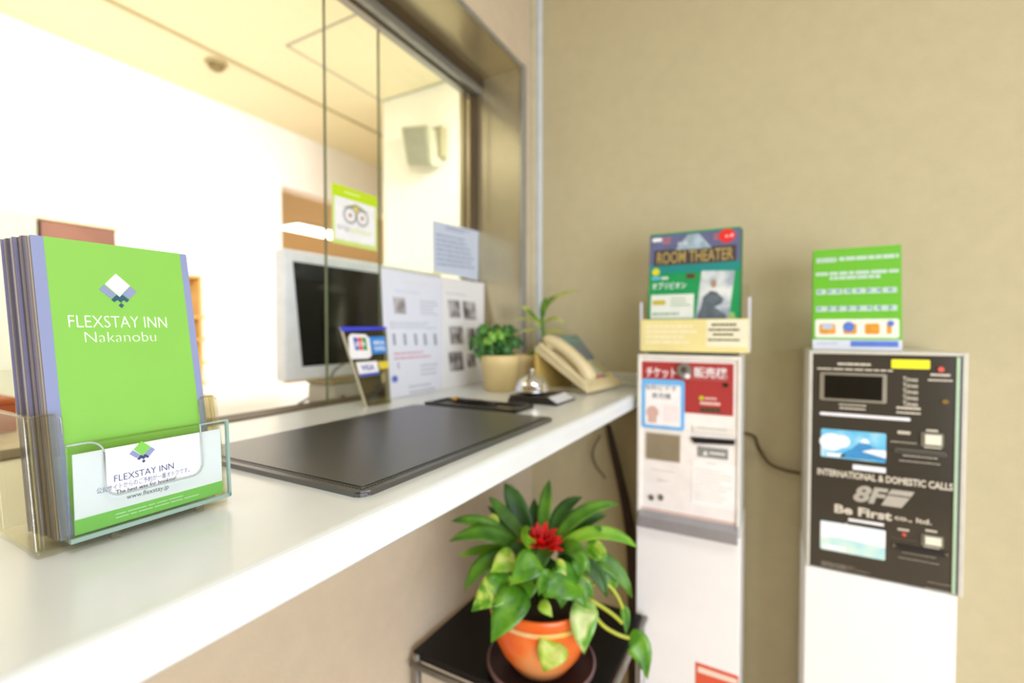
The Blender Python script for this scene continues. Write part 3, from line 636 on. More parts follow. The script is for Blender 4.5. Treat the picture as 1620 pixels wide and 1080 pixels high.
# card acceptance sign
q0 = onz(578.5, 644, 1.0); f4 = Fr((q0.x, q0.y, 1.0), (.1, 1, 0), (-.40, .04, 1)); f4.u = (f4.u-f4.r*f4.u.dot(f4.r)).normalized(); f4.n = f4.r.cross(f4.u)
tl = f4.hit(538, 517); trr = f4.hit(611, 517)
cs = thing('payment_sign', 'small tilted clear sign of payment card logos in front of the notice sheets', 'sign', q0)
qd = [(0, 0), (f4.hit(617, 632)[0], 0.0), (trr[0], trr[1]), tl]
part('plate', MB().poly(f4, qd, -.004, 0), clear('smoky_clear_plate', (200, 194, 168), .3, .05), cs)
part('plate_edge', MB().poly(f4, [(0, 0), (.005, 0), (tl[0]+.005, tl[1]), tl], -.0045, .0006), mat('grey_acrylic_edge', (190, 182, 156), .4), cs)
part('blue_strip', MB().poly(f4, [f4.hit(540, 524), f4.hit(611, 521), trr, tl], 0, .001), mat('royal_blue_print', (60, 70, 214), .5), cs)
white_sk = mat('white_sticker', (244, 244, 246), .5)
def skew(mb, pts, c0, c1): return mb.poly(f4, [f4.hit(*p) for p in pts], c0, c1)
m = MB(); pts = [(556, 568), (583, 567), (588, 562), (584, 535), (578, 529), (555, 528), (551, 533), (553, 562)]; skew(m, pts, 0, .001); jc = part('red_blue_green_logo_card', m, white_sk, cs)
for nm, rgb, qd_ in (('blue', (60, 90, 190), ((562, 554), (568, 554), (564, 534), (558, 534))), ('red', (226, 44, 44), ((569, 554), (574, 554), (571, 534), (565, 534))), ('green', (50, 150, 80), ((575, 554), (581, 554), (578, 534), (572, 534)))):
    part(nm+'_bar', skew(MB(), qd_, .001, .0016), mat('logo_'+nm, rgb, .5), jc)
m = MB(); tpx(m, f4, 'JCB', 561, 577, 541, 549, .0016, .0004, .02); part('logo_lettering', m, white_ink, jc)
m = MB(); skew(m, [(590, 560), (612, 558), (608, 532), (583, 533)], 0, .001); ax = part('blue_logo_card', m, mat('sky_blue_print', (48, 140, 222), .5), cs)
m = MB(); tpx(m, f4, 'AMERICAN', 590, 607, 539, 545, .001, .0004, .01); tpx(m, f4, 'EXPRESS', 592, 609, 548, 554, .001, .0004, .01); part('logo_lettering', m, white_ink, ax)
m = MB(); skew(m, [(569, 596), (600, 592), (596, 571), (563, 573)], 0, .001); vi = part('white_logo_card', m, white_sk, cs)
part('blue_band', skew(MB(), [(569, 596), (600, 592), (599, 588), (568, 592)], .001, .0015), mat('logo_blue', (60, 90, 190)), vi)
m = MB(); tpx(m, f4, 'VISA', 571, 592, 577, 586, .001, .0005, .02); part('logo_lettering', m, mat('visa_blue_ink', (70, 80, 170), .5), vi)
m = MB(); skew(m, [(601, 584), (616, 582), (614, 571), (598, 572)], 0, .001); part('yellow_logo_card', m, mat('yellow_print', (226, 206, 70), .5), cs)
# review sticker on the pane
fg = xplane(XG+.001); tl, tr_, br_, bl_ = (526, 288), (596, 312), (597, 396), (523, 385)
rs = thing('review_sticker', 'square lime and white review site sticker on the edge of the glass pane', 'sticker', fg.P(*fg.hit(560, 390)))
hb = [fg.hit(*q_) for q_ in ((524, 386), (596, 394), (596, 312), (526, 288))]
aL, aR = fg.hit(525, 340)[0], fg.hit(596, 350)[0]; bT = (fg.hit(526, 289)[1]+fg.hit(596, 312)[1])/2; bB = (fg.hit(524, 386)[1]+fg.hit(596, 395)[1])/2
def rg_(x0, y0, x1, y1): return (aL+(aR-aL)*x0, bB+(bT-bB)*y0, aL+(aR-aL)*x1, bB+(bT-bB)*y1)
part('backing', MB().fbox(fg, *rg_(0, 0, 1, 1), 0, .0012), mat('pale_lime_print', (208, 228, 130), .5), rs)
part('white_field', MB().fbox(fg, *rg_(.05, .08, .95, .8), .0012, .0018), white_sk, rs)
part('lime_header', MB().fbox(fg, *rg_(0, .8, 1, 1), .0012, .0019), lime, rs)
ga, gb, gc, gd = rg_(.36, .5, .66, .62); ew = (aR-aL)*.15; eh = (bT-bB)*.15
cy_ = bB+(bT-bB)*.53; lx, rx = aL+(aR-aL)*.37, aL+(aR-aL)*.64
gm = mat('pale_grey_print', (176, 180, 176), .5)
part('logo_rings', MB().disc(fg, lx, cy_, ew, eh, .0018, .0022).disc(fg, rx, cy_, ew, eh, .0018, .0022), gm, rs)
part('logo_eyes', MB().disc(fg, lx, cy_, ew*.72, eh*.72, .0022, .0026).disc(fg, rx, cy_, ew*.72, eh*.72, .0022, .0026), white_sk, rs)
part('logo_dots', MB().disc(fg, lx, cy_, ew*.26, eh*.26, .0026, .003).disc(fg, rx, cy_, ew*.26, eh*.26, .0026, .003), mat('rose_print', (196, 150, 130), .5), rs)
mx_ = (lx+rx)/2
part('logo_brow', MB().poly(fg, [(lx-ew, cy_+eh*.75), (mx_, cy_+eh*.95), (rx+ew, cy_+eh*.75), (rx, cy_+eh*1.15), (mx_, cy_+eh*1.45), (lx, cy_+eh*1.15)], .0022, .0027), mat('olive_grey_print', (150, 150, 120), .5), rs)
part('logo_beak', MB().poly(fg, [(mx_-ew*.35, cy_+eh*1.2), (mx_, cy_+eh*.2), (mx_+ew*.35, cy_+eh*1.2)], .0027, .0031), mat('yellow_print', (226, 206, 70)), rs)
m = MB(); q_ = rg_(.1, .22, .36, .34); m.text(fg, 'trip', *q_, .0018, .0004); part('logo_lettering', m, gm, rs)
m = MB(); q_ = rg_(.38, .24, .88, .34); m.text(fg, 'advisor', *q_, .0018, .0004); part('logo_lettering', m, mat('pale_lime_ink', (214, 228, 140), .5), rs)
m = MB(); q_ = rg_(.25, .88, .75, .93); m.lines(fg, *q_, 1, .0019, .0004, .7); part('header_print', m, mat('pale_header_ink', (226, 238, 140), .5), rs)
# pale notice on the glass
fg2 = xplane(XG+.002)
hb = [fg2.hit(*q_) for q_ in ((685, 428), (756, 444), (757, 366), (684, 348))]
ns = thing('glass_notice', 'pale blue printed notice taped to the glass above the photo sheets', 'notice', fg2.P(*fg2.hit(720, 440)))
part('sheet', MB().poly(fg2, hb, 0, .0012), pale_blue_sheet, ns)
fg3 = Fr(fg2.P(*hb[3]), fg2.P(*hb[2])-fg2.P(*hb[3]), fg2.P(*hb[3])-fg2.P(*hb[0])); fg3.n = fg2.n
wN = (fg2.P(*hb[2])-fg2.P(*hb[3])).length; hN = (fg2.P(*hb[3])-fg2.P(*hb[0])).length
m = MB(); m.lines(fg3, wN*.25, -hN*.14, wN*.8, -hN*.04, 2, .0012, .0005, .5); m.lines(fg3, wN*.06, -hN*.9, wN*.95, -hN*.22, 7, .0012, .0005, .38); part('text_lines', m, mat('grey_blue_ink', (150, 162, 190), .6), ns)
part('yellow_tape', MB().fbox(fg3, wN*.0, -hN*1.06, wN*.6, -hN*1.0, .0, .001), mat('pale_yellow_tape', (232, 230, 190), .5), ns)

# ------------------------------------------------------------------ ticket machine
YM = 1.45; f1 = yplane(YM)
def X1(u): return f1.hit(u, 700)[0]
mx0, mx1 = -.362, -.0805; zt_ = f1.hit(1090, 562)[1]; zl = f1.hit(1013, 803)[1]
tm = thing('ticket_machine', 'white floor-standing ticket machine with red panel against the back wall', 'vending machine', ((mx0+mx1)/2, 1.58, FZ))
m = MB(); m.box(mx0, mx1, YM+.004, YB-.014, zl-.03, zt_, .004); part('cabinet', m, white_metal, tm)
m = MB(); m.box(mx0-.001, mx1+.004, YM-.004, YB-.014, FZ, zl-.035, .003); part('lower_cabinet', m, white_metal, tm)
m = MB()
fr0, fr1 = X1(1015), X1(1166); bzt = f1.hit(1090, 569)[1]
m.box(mx0, fr0, YM-.008, YM+.004, zl-.02, zt_, .003); m.box(fr1, mx1, YM-.008, YM+.004, zl-.02, zt_, .003); m.box(fr0, fr1, YM-.008, YM+.004, bzt, zt_, .003)
part('front_frame', m, mat('warm_white_frame', (234, 230, 220), .4), tm)
part('door', MB().box(fr0, fr1, YM-.002, YM+.004, zl-.005, bzt), mat('cream_white_panel', (247, 241, 234), .45), tm)
cF = .002
part('red_panel', MB().fbox(f1, *f1.box(1015, 571, 1160, 658), cF, cF+.002), red_panel, tm)
C_ = cF+.002
for s_, u0_, u1_, vb_ in (('チケット', 1023, 1070, 597), ('販売機', 1098, 1151, 598)): part('title_lettering', tpx(MB(), f1, s_, u0_, u1_, 581, vb_, C_, .001, .012), white_ink, tm)
part('title_rule', MB().fbox(f1, *f1.box(1078, 599, 1151, 602), C_, C_+.0006), mat('pinkish_ink', (214, 160, 150), .5), tm)
lk = part('lock', MB().disc(f1, *f1.hit(1084, 586), .02, .022, C_, C_+.012), mat('satin_lock_steel', (170, 170, 166), .3, metal=.8), tm)
part('keyhole', MB().disc(f1, *f1.hit(1083, 584), .008, .009, C_+.012, C_+.014), mat('dark_steel', (110, 110, 106), .3, metal=.8), lk)
part('seal', MB().disc(f1, *f1.hit(1089, 594), .008, .007, C_+.012, C_+.014), white_sk, lk)
part('sensor', MB().disc(f1, *f1.hit(1148, 608.5), .008, .006, C_, C_+.003), mat('dark_green_lens', (40, 46, 26), .2), tm)
part('yellow_dot', MB().disc(f1, *f1.hit(1110, 629), .006, .006, C_, C_+.001), mat('yellow_green_print', (200, 210, 20), .5), tm)
m = MB(); m.lines(f1, *f1.box(1115, 627, 1134, 633), 1, C_, .0008, .6, 0); m.lines(f1, *f1.box(1108, 634, 1140, 642), 1, C_, .0008, .8, 0); part('small_print', m, mat('pale_pink_ink', (236, 200, 190), .5), tm)
m = MB()
for i in range(4): m.fbox(f1, *f1.box(1108+8.2*i, 644+.4*i, 1115+8.2*i, 651+.4*i), C_, C_+.0008)
part('dark_lamps', m, mat('dark_green_print', (50, 66, 40), .5), tm)
# blue framed sign
p_ = part('guest_sign', MB().rrect(f1, *f1.box(1016, 598, 1083, 681), C_, C_+.003, .008), mat('light_blue_print', (112, 186, 242), .45), tm, 'light blue framed sign')
part('sign_field', MB().rrect(f1, *f1.box(1022, 607, 1077, 675), C_+.003, C_+.004, .004), mat('white_field_print', (246, 244, 242), .5), p_)
m = MB(); tpx(m, f1, '有料ビデオ', 1022, 1071, 608, 617, C_+.004, .0006, .0); tpx(m, f1, '券売機', 1032, 1062, 621, 630, C_+.004, .0006, .0); part('sign_lettering', m, mat('grey_black_ink', (90, 84, 92), .5), p_)
m = MB(); m.disc(f1, *f1.hit(1033, 651), .018, .019, C_+.004, C_+.0046); m.fbox(f1, *f1.box(1026, 658, 1040, 668), C_+.004, C_+.0045); part('sign_figure', m, mat('dusty_pink_print', (212, 176, 162), .5), p_)
part('sign_patch', MB().fbox(f1, *f1.box(1051, 640, 1075, 668), C_+.004, C_+.0045), mat('pale_rose_print', (248, 232, 230), .5), p_)
# coin door, note slot, labels
w_ = part('coin_window', MB().fbox(f1, *f1.box(1022, 682, 1077, 732), -.0, .004), mat('grey_window_frame', (196, 184, 160), .4), tm)
part('window_pane', MB().fbox(f1, *f1.box(1024, 684, 1075, 730), .004, .0048), mat('dull_steel_plate', (168, 158, 134), .3, metal=.5), w_)
part('note_entry', MB().fbox(f1, *f1.box(1096, 672, 1163, 690), .0, .006, .002), mat('warm_white_frame', (234, 230, 220)), tm)
part('note_slot', MB().poly(f1, [f1.hit(1098, 700), f1.hit(1162, 703), f1.hit(1163, 695), f1.hit(1093, 690)], .002, .008), black_pl, tm)
p_ = part('note_label', MB().fbox(f1, *f1.box(1104, 705, 1152, 727), .002, .004), mat('mid_grey_print', (140, 140, 134), .5), tm)
m = MB(); m.poly(f1, [f1.hit(1112, 719), f1.hit(1120, 719), f1.hit(1116, 712)], .004, .0046); m.lines(f1, *f1.box(1123, 714, 1147, 720), 1, .004, .0006, .8, 0); part('label_print', m, white_ink, p_)
p_ = part('paper_label', MB().fbox(f1, *f1.box(1095, 728, 1165, 808), .002, .0034), mat('white_label_paper', (250, 248, 244), .6), tm)
m = MB(); m.lines(f1, *f1.box(1099, 738, 1160, 800), 9, .0034, .0005, .3); part('faint_print', m, mat('faint_beige_ink', (232, 224, 210), .6), p_)
m = MB(); m.lines(f1, *f1.box(1118, 731, 1138, 735), 1, .0034, .0005, .6); part('red_print', m, red_ink, p_)
m = MB(); m.lines(f1, *f1.box(1103, 673, 1150, 682), 1, .006, .0006, .5, 0); m.lines(f1, *f1.box(1030, 740, 1068, 748), 1, .002, .0006, .4); m.lines(f1, *f1.box(1040, 756, 1060, 764), 2, .002, .0006, .4); part('small_print', m, mat('pale_brown_ink', (206, 198, 190), .6), tm)
for u_ in (1031, 1046): part('lock_cylinder', MB().disc(f1, *f1.hit(u_, 786), .008, .009, .002, .006), mat('satin_lock_steel', (170, 170, 166)), tm)
m = MB(); zb = zl-.05
m.prism([(fr0-.004, YM-.002, zl), (fr0-.004, YM-.03, zl-.012), (fr0-.004, YM-.03, zb+.004), (fr0-.004, YM-.002, zb)], (fr1-fr0+.01, 0, 0), .002); part('payout_ledge', m, mat('grey_ledge', (166, 166, 170), .35, metal=.4), tm, 'grey payout ledge')
part('red_rule', MB().fbox(f1, fr0, zl+.002, fr1, zl+.006, .002, .003), mat('pale_red_rule', (216, 160, 140), .5), tm)
f1b = yplane(YM-.004)
p_ = part('warning_label', MB().poly(f1b, [f1b.hit(1100, 1085), f1b.hit(1168, 1106), f1b.hit(1168, 1069), f1b.hit(1100, 1046)], 0, .001), mat('orange_red_print', (222, 92, 62), .5), tm)
m = MB(); m.poly(f1b, [f1b.hit(1104, 1062), f1b.hit(1166, 1082), f1b.hit(1166, 1074), f1b.hit(1104, 1053)], .001, .0016); part('label_print', m, mat('pale_orange_ink', (246, 220, 200), .5), p_)

# flyers in a clear holder on top of the ticket machine
yH = 1.455; fh = yplane(yH); zT = zt_
fh_a0, fh_b0, fh_a1, fh_b1 = fh.box(1013, 505, 1186, 553); fh_b0 = max(fh_b0, zT+.002)
fho = thing('flyer_holder', 'clear flyer holder with a yellow front label on top of the ticket machine', 'leaflet holder', ((fh_a0+fh_a1)/2, yH+.03, zT))
part('holder_base', MB().box(fh_a0+.02, fh_a1-.03, yH+.012, yH+.08, zT, zT+.008, .001), mat('dark_grey_base', (96, 92, 78), .4), fho)
part('tray', MB().box(fh_a0, fh_a1, yH, yH+.075, zT+.008, zT+.013, .001), acry_edge, fho)
part('front_wall', MB().fbox(fh, fh_a0, zT+.013, fh_a1, fh_b1, -.003, 0, .001), acry, fho)
part('back_wall', MB().box(fh_a0, fh_a1, yH+.072, yH+.075, zT+.013, fh_b1+.1, .001), acry, fho)
zs = fh.hit(1180, 470)[1]
for a_ in (fh_a0, fh_a1-.004):
    m = MB(); m.box(a_, a_+.004, yH+.004, yH+.072, zT+.013, zs if a_ > fh_a0 else fh.hit(1016, 478)[1], .001); part('side_wall', m, acry, fho)
    m = MB(); m.box(a_-.002, a_+.006, yH+.001, yH+.005, zT+.013, zs if a_ > fh_a0 else fh.hit(1016, 478)[1], .001); part('wall_edge', m, mat('bluish_acrylic_edge', (204, 206, 214), .3), fho)
lb = part('front_label', MB().fbox(fh, fh_a0+.002, zT+.01, fh_a1-.002, fh_b1-.001, 0, .0012), mat('pale_yellow_label', (236, 222, 152), .5, var=.06, vscale=12), fho)
C_ = .0012
part('label_patch', MB().fbox(fh, *fh.box(1118, 506, 1183, 549), C_, C_+.0005), mat('cream_patch', (240, 236, 206), .5), lb)
m = MB()
for v_, u0_, u1_ in ((513.5, 1126, 1165), (521.5, 1121, 1170), (529, 1128, 1160), (537.5, 1120, 1170)): m.lines(fh, *fh.box(u0_, v_-2, u1_, v_+2), 1, C_+.0005, .0005, .9, 0)
part('label_print', m, mat('olive_ink', (98, 92, 40), .6), lb)
m = MB(); m.lines(fh, *fh.box(1022, 512, 1112, 546), 4, C_, .0004, .5); part('pale_print', m, mat('pale_cream_ink', (242, 234, 196), .6), lb)
# flyer
yP = yH+.006; fq = Fr((0, yP, zT+.0265), (1, 0, 0), (0, .10, 1)); fq.n = fq.r.cross(fq.u)
pa0, pb1 = fq.hit(1029, 373); pa1, pb1b = fq.hit(1172, 356); pb1 = (pb1+pb1b)/2
for k in range(5):
    lab = 'green room theater flyer in the holder on top of the ticket machine' if k == 0 else 'flyer tucked behind the front green flyer on the ticket machine'
    o_ = Fr(fq.P(.0012*k*(-1)**k, -.001*k, -.004*k), fq.r, fq.u); o_.n = fq.n
    fy = thing('flyer', lab, 'flyer', o_.P((pa0+pa1)/2, 0), 'flyers on the ticket machine')
    part('sheet', MB().fbox(o_, pa0, -.004, pa1, pb1, -.003, 0), mat('green_print', (20, 150, 84), .4, var=.05) if k == 0 else mat('green_print_edge', (60, 120, 80), .5), fy)
    if k == 0: fy0 = fy
def pq(x0, y0, x1, y1): return (pa0+(pa1-pa0)*x0, pb1*y0, pa0+(pa1-pa0)*x1, pb1*y1)   # fractions of the flyer
part('header', MB().fbox(fq, *pq(0, .72, 1, .985), 0, .0006), mat('slate_violet_print', (98, 104, 142), .45, var=.15, vscale=18), fy0)
part('teal_band', MB().fbox(fq, *pq(0, .64, 1, .72), 0, .0006), mat('teal_print', (22, 136, 132), .45), fy0)
m = MB(); m.text(fq, 'ROOM THEATER', *pq(.09, .725, .93, .83), .0012, .0006, .01); part('title_lettering', m, mat('gold_print', (182, 158, 84), .5), fy0)
part('title_backing', MB().fbox(fq, *pq(.05, .71, .96, .85), .0006, .0012), mat('dark_brown_print', (70, 60, 62), .5), fy0)
part('emblem', MB().poly(fq, [(pa0+(pa1-pa0)*x, pb1*y) for x, y in ((.3, .84), (.44, .97), (.56, .97), (.7, .84))], .0012, .0018), mat('silver_blue_print', (158, 180, 192), .5, var=.3, vscale=60), fy0)
m = MB(); m.fbox(fq, *pq(.03, .93, .14, .96), .0006, .0012); m.text(fq, 'ROOM', *pq(.33, .87, .43, .91), .0012, .0006); part('small_lettering', m, white_ink, fy0)
m = MB(); m.lines(fq, *pq(.15, .9, .28, .965), 2, .0006, .0006, .7); m.lines(fq, *pq(.72, .9, .98, .96), 2, .0006, .0006, .7); part('pink_print', m, mat('dusty_rose_print', (180, 110, 116), .5), fy0)
p_ = part('red_disc', MB().disc(fq, pa0+(pa1-pa0)*.86, pb1*.93, .022, .02, .0012, .002), mat('bright_red_print', (228, 40, 28), .5), fy0)
m = MB(); m.text(fq, 'v.4', *(fq.hit(1147, 372)[0], pb1*.915, fq.hit(1160, 372)[0], pb1*.945), .002, .0005); part('disc_lettering', m, white_ink, p_)
m = MB(); m.text(fq, 'オブリビオン', *pq(.04, .5, .43, .56), .0, .0008, .01); part('film_lettering', m, white_ink, fy0)
part('sun_mark', MB().disc(fq, pa0+(pa1-pa0)*.08, pb1*.655, .011, .011, .0006, .0012), mat('yellow_mark', (222, 214, 30), .5), fy0)
m = MB(); m.fbox(fq, *pq(.03, .585, .14, .615), 0, .0008); m.fbox(fq, *pq(.04, .06, .18, .1), 0, .0008); m.fbox(fq, *pq(.5, .09, .62, .13), 0, .0008); part('blue_marks', m, mat('light_cyan_print', (96, 178, 214), .5), fy0)
ow = mat('off_white_print', (226, 232, 222), .5); part('white_field', MB().fbox(fq, *pq(.03, .24, .52, .45), 0, .0006), ow, fy0)
for q_ in ((.15, .585, .23, .61), (.03, .01, .42, .045), (.48, .02, .85, .06), (.32, .17, .5, .21)): part('white_print', MB().lines(fq, *pq(*q_), 1, 0, .0008, .85, .1), ow, fy0)
m = MB(); m.lines(fq, *pq(.26, .34, .5, .43), 3, .0006, .0004, .35); m.lines(fq, *pq(.05, .26, .5, .3), 1, .0006, .0004, .5); part('grey_print', m, mat('grey_green_ink', (150, 176, 150), .5), fy0)
gy = mat('gold_yellow_print', (196, 180, 50), .5); part('yellow_mark', MB().fbox(fq, *pq(.05, .36, .2, .4), .0006, .0012), gy, fy0); part('yellow_print', MB().lines(fq, *pq(.03, .17, .3, .21), 1, 0, .0008, .9, 0), gy, fy0)
m = MB(); m.fbox(fq, *pq(.43, .585, .53, .625), 0, .0008); m.fbox(fq, *pq(.37, .07, .46, .11), 0, .0008); m.fbox(fq, *pq(.85, .12, .93, .165), 0, .0008); part('brown_marks', m, mat('dark_bronze_print', (96, 62, 30), .5, var=.5, vscale=90), fy0)
p_ = part('film_picture', MB().poly(fq, [(pa0+(pa1-pa0)*x, pb1*y) for x, y in ((.54, .23), (.89, .2), (.95, .63), (.6, .645))], 0, .001), ramp_mat('cloudy_picture', ((146, 160, 176), (206, 214, 214), (226, 230, 226)), 22, .5), fy0)
def pl(pts): return [(pa0+(pa1-pa0)*x, pb1*y) for x, y in pts]
m = MB(); m.poly(fq, pl(((.55, .235), (.88, .21), (.86, .27), (.74, .33), (.82, .36), (.84, .4), (.76, .46), (.7, .47), (.62, .42), (.6, .33))), .001, .0014); part('picture_figure', m, mat('slate_figure_print', (92, 104, 112), .5, var=.3, vscale=50), p_)
part('picture_face', MB().disc(fq, *pl(((.73, .53),))[0], .008, .012, .001, .0015), mat('tan_figure_print', (170, 140, 116), .5), p_)
m = MB(); m.poly(fq, pl(((.87, .21), (.97, .21), (.95, .28), (.91, .29))), .001, .0015); part('green_mark', m, mat('pale_green_print', (150, 190, 110), .5), fy0)

# ------------------------------------------------------------------ phone card machine
Y2 = 1.45; f2_ = yplane(Y2)
gx0, gx1 = .079, .383; gz1 = f2_.hit(1400, 556)[1]; gz0 = f2_.hit(1283, 893)[1]
pm = thing('card_machine', 'phone card vending machine with black front panel, right of the ticket machine', 'vending machine', ((gx0+gx1)/2, 1.58, FZ))
part('cabinet', MB().box(gx0, gx1, Y2+.004, YB-.014, gz0-.004, gz1, .004), mat('grey_white_metal', (214, 212, 200), .4), pm)
m = MB(); m.box(gx0-.002, gx1-.004, Y2+.002, YB-.014, FZ, gz0-.005, .003); part('lower_cabinet', m, white_metal, pm)
m = MB(); m.box(gx0, gx0+.008, Y2-.006, Y2+.004, gz0, gz1, .002); m.box(gx1-.006, gx1+.004, Y2-.006, Y2+.004, gz0-.004, gz1, .002); m.box(gx0+.008, gx1-.006, Y2-.006, Y2+.004, gz1-.008, gz1, .002)
part('front_frame', m, mat('pale_grey_frame', (206, 204, 190), .4), pm)
part('dark_seam', MB().box(gx1-.0095, gx1-.0062, Y2-.004, Y2+.004, gz0, gz1-.008), mat('blue_black_gasket', (50, 60, 84), .4), pm)
part('green_edge', MB().box(gx1-.016, gx1-.0095, Y2-.004, Y2+.004, gz0, gz1-.01), mat('pale_green_edge', (176, 204, 168), .25), pm)
part('front_panel', MB().box(gx0+.008, gx1-.016, Y2-.001, Y2+.004, gz0, gz1-.008), mat('dark_grey_panel', (62, 58, 50), .12, var=.03), pm)
C_ = .001
part('yellow_sticker', MB().rrect(f2_, *f2_.box(1410, 568, 1471, 584), C_, C_+.001, .003), mat('bright_yellow_sticker', (246, 240, 10), .5), pm)
fr_ = part('display_frame', MB().rrect(f2_, *f2_.box(1297, 588, 1402, 638), C_, C_+.004, .004), mat('satin_frame', (160, 154, 138), .3, metal=.5), pm)
part('display', MB().fbox(f2_, *f2_.box(1304, 592, 1395, 634), C_+.004, C_+.005), mat('black_display', (12, 11, 9), .15), fr_)
ink = mat('off_white_panel_ink', (214, 206, 186), .5)
for q_, n_ in (((1325, 573, 1378, 579), 1), ((1293, 581, 1412, 588), 1), ((1327, 638, 1370, 643), 1), ((1328, 643.5, 1369, 649), 1), ((1418, 642, 1456, 649), 1), ((1418, 650, 1456, 656), 1), ((1472, 590, 1503, 596), 1), ((1468, 599, 1507, 604), 1),
        ((1420, 680, 1440, 688), 1), ((1409, 697, 1450, 702), 1), ((1465, 678, 1484, 684), 1), ((1462, 704, 1489, 711), 1), ((1428, 719, 1483, 726), 1), ((1422, 727, 1487, 735), 1),
        ((1420, 834, 1438, 841), 1), ((1408, 849, 1450, 856), 1), ((1464, 836, 1482, 843), 1), ((1461, 862, 1486, 869), 1), ((1427, 873, 1481, 882), 1), ((1421, 881, 1485, 892), 1), ((1467, 919, 1510, 928), 1), ((1463, 929, 1512, 938), 1)):
    part('small_print', MB().lines(f2_, *f2_.box(*q_), n_, C_, .0006, .75, 0), ink, pm)
m = MB(); m.lines(f2_, *f2_.box(1299, 886, 1400, 914), 4, C_, .0006, .4, .6); part('fine_print', m, mat('dim_panel_ink', (150, 144, 128), .5), pm)
for k in range(5): part('menu_lettering', tpx(MB(), f2_, 'Times', 1428, 1452, 596+9.7*k, 603.5+9.7*k, C_, .0006, .01), ink, pm)
part('red_lamp', MB().disc(f2_, *f2_.hit(1488, 584), .006, .006, C_, C_+.004), mat('red_lamp', (230, 84, 72), .3), pm)
part('white_strip', MB().rrect(f2_, *f2_.box(1297, 651, 1440, 666), C_, C_+.001, .003), white_sk, pm)
# picture cards
fa = part('mountain_picture', MB().rrect(f2_, *f2_.box(1299, 677, 1401, 732), C_, C_+.0012, .004), ramp_mat('sky_picture', ((72, 176, 226), (120, 202, 236), (200, 232, 244)), 20, .4), pm)
def fx(q_, x, y): return (q_[0]+(q_[2]-q_[0])*x, q_[1]+(q_[3]-q_[1])*y)
Q = f2_.box(1299, 677, 1401, 732)
m = MB(); m.poly(f2_, [fx(Q, *p) for p in ((.3, .04), (1, .04), (1, .3), (.8, .5), (.72, .66), (.62, .66), (.5, .4), (.36, .22))], C_+.0012, C_+.0016); part('mountain', m, mat('deep_blue_print', (52, 140, 196), .5, var=.2, vscale=40), fa)
m = MB(); m.poly(f2_, [fx(Q, *p) for p in ((.6, .62), (.76, .6), (.73, .74), (.66, .76))], C_+.0016, C_+.002); m.disc(f2_, *fx(Q, .17, .55), .026, .022, C_+.0012, C_+.0016); m.disc(f2_, *fx(Q, .34, .6), .016, .016, C_+.0014, C_+.0018); m.poly(f2_, [fx(Q, *p) for p in ((.64, .32), (1, .16), (1, .42), (.8, .42))], C_+.0016, C_+.002); m.fbox(f2_, *fx(Q, .1, .03), *fx(Q, .38, .16), C_+.0012, C_+.0016)
part('white_clouds', m, white_ink, fa)
part('white_tag', MB().fbox(f2_, *f2_.box(1349, 734, 1401, 748), C_, C_+.0012), white_sk, pm)
fb_ = part('seashore_picture', MB().rrect(f2_, *f2_.box(1298, 822, 1400, 886), C_, C_+.0012, .004), ramp_mat('pale_sea_picture', ((150, 214, 226), (190, 230, 226), (214, 238, 226)), 26, .4), pm)
Q = f2_.box(1298, 822, 1400, 886)
m = MB(); m.poly(f2_, [fx(Q, *p) for p in ((0, .42), (.3, .5), (1, .42), (1, .98), (.42, .98), (.42, 1.08), (.4, 1.0), (0, .98))], C_+.0012, C_+.0016); m.fbox(f2_, *fx(Q, .04, .04), *fx(Q, .4, .2), C_+.0012, C_+.0016); part('white_sky', m, white_ink, fb_)
part('white_tag', MB().fbox(f2_, *f2_.box(1342, 819, 1398, 832), C_, C_+.0014), white_sk, pm)
m = MB(); tpx(m, f2_, 'INTERNATIONAL & DOMESTIC CALLS', 1293, 1508, 752, 763, C_, .0008, .03, 1400); part('headline_lettering', m, ink, pm)
q0 = f2_.hit(1400, 785); lb0, lb1 = f2_.hit(1400, 799)[1], f2_.hit(1400, 772)[1]
m = MB(); m.text(f2_, '8F', f2_.hit(1347, 785)[0], lb0, f2_.hit(1395, 785)[0], lb1, C_, .002, .04, .3); a_ = f2_.hit(1394, 785)[0]; a2_ = f2_.hit(1436, 785)[0]; hh = lb1-lb0
m.poly(f2_, [(a_, lb0), (a2_-.012, lb0), (a2_+.004, lb0+hh*.62), (a_+.012, lb0+hh*.62)], C_, C_+.002); m.poly(f2_, [(a_+.012, lb0+hh*.7), (a2_+.006, lb0+hh*.7), (a2_+.012, lb1), (a_+.02, lb1)], C_, C_+.002)
part('maker_emblem', m, mat('silver_emblem', (186, 182, 168), .35, metal=.3), pm)
part('maker_lettering', tpx(MB(), f2_, 'Be First', 1320, 1411, 803, 817, C_, .0008, .035, 1366), ink, pm); part('maker_lettering', tpx(MB(), f2_, 'co., ltd.', 1415, 1474, 818, 827, C_, .0008, .02, 1445), ink, pm)
for (v0, v1, s0) in ((686, 704, 714), (846, 863, 868)):
    p_ = part('button_frame', MB().rrect(f2_, *f2_.box(1457, v0-3, 1492, v1+4), C_, C_+.003, .003), mat('grey_bezel', (120, 116, 100), .3), pm)
    part('button', MB().fbox(f2_, *f2_.box(1462, v0, 1488, v1), C_+.003, C_+.007, .001), mat('cream_button', (236, 232, 208), .4), p_)
    p_ = part('slot_frame', MB().rrect(f2_, *f2_.box(1412, s0-6, 1499, s0+8), C_, C_+.003, .006), mat('grey_bezel', (120, 116, 100)), pm)
    part('slot', MB().fbox(f2_, *f2_.box(1418, s0-1, 1494, s0+4), C_+.003, C_+.0036), black_pl, p_)
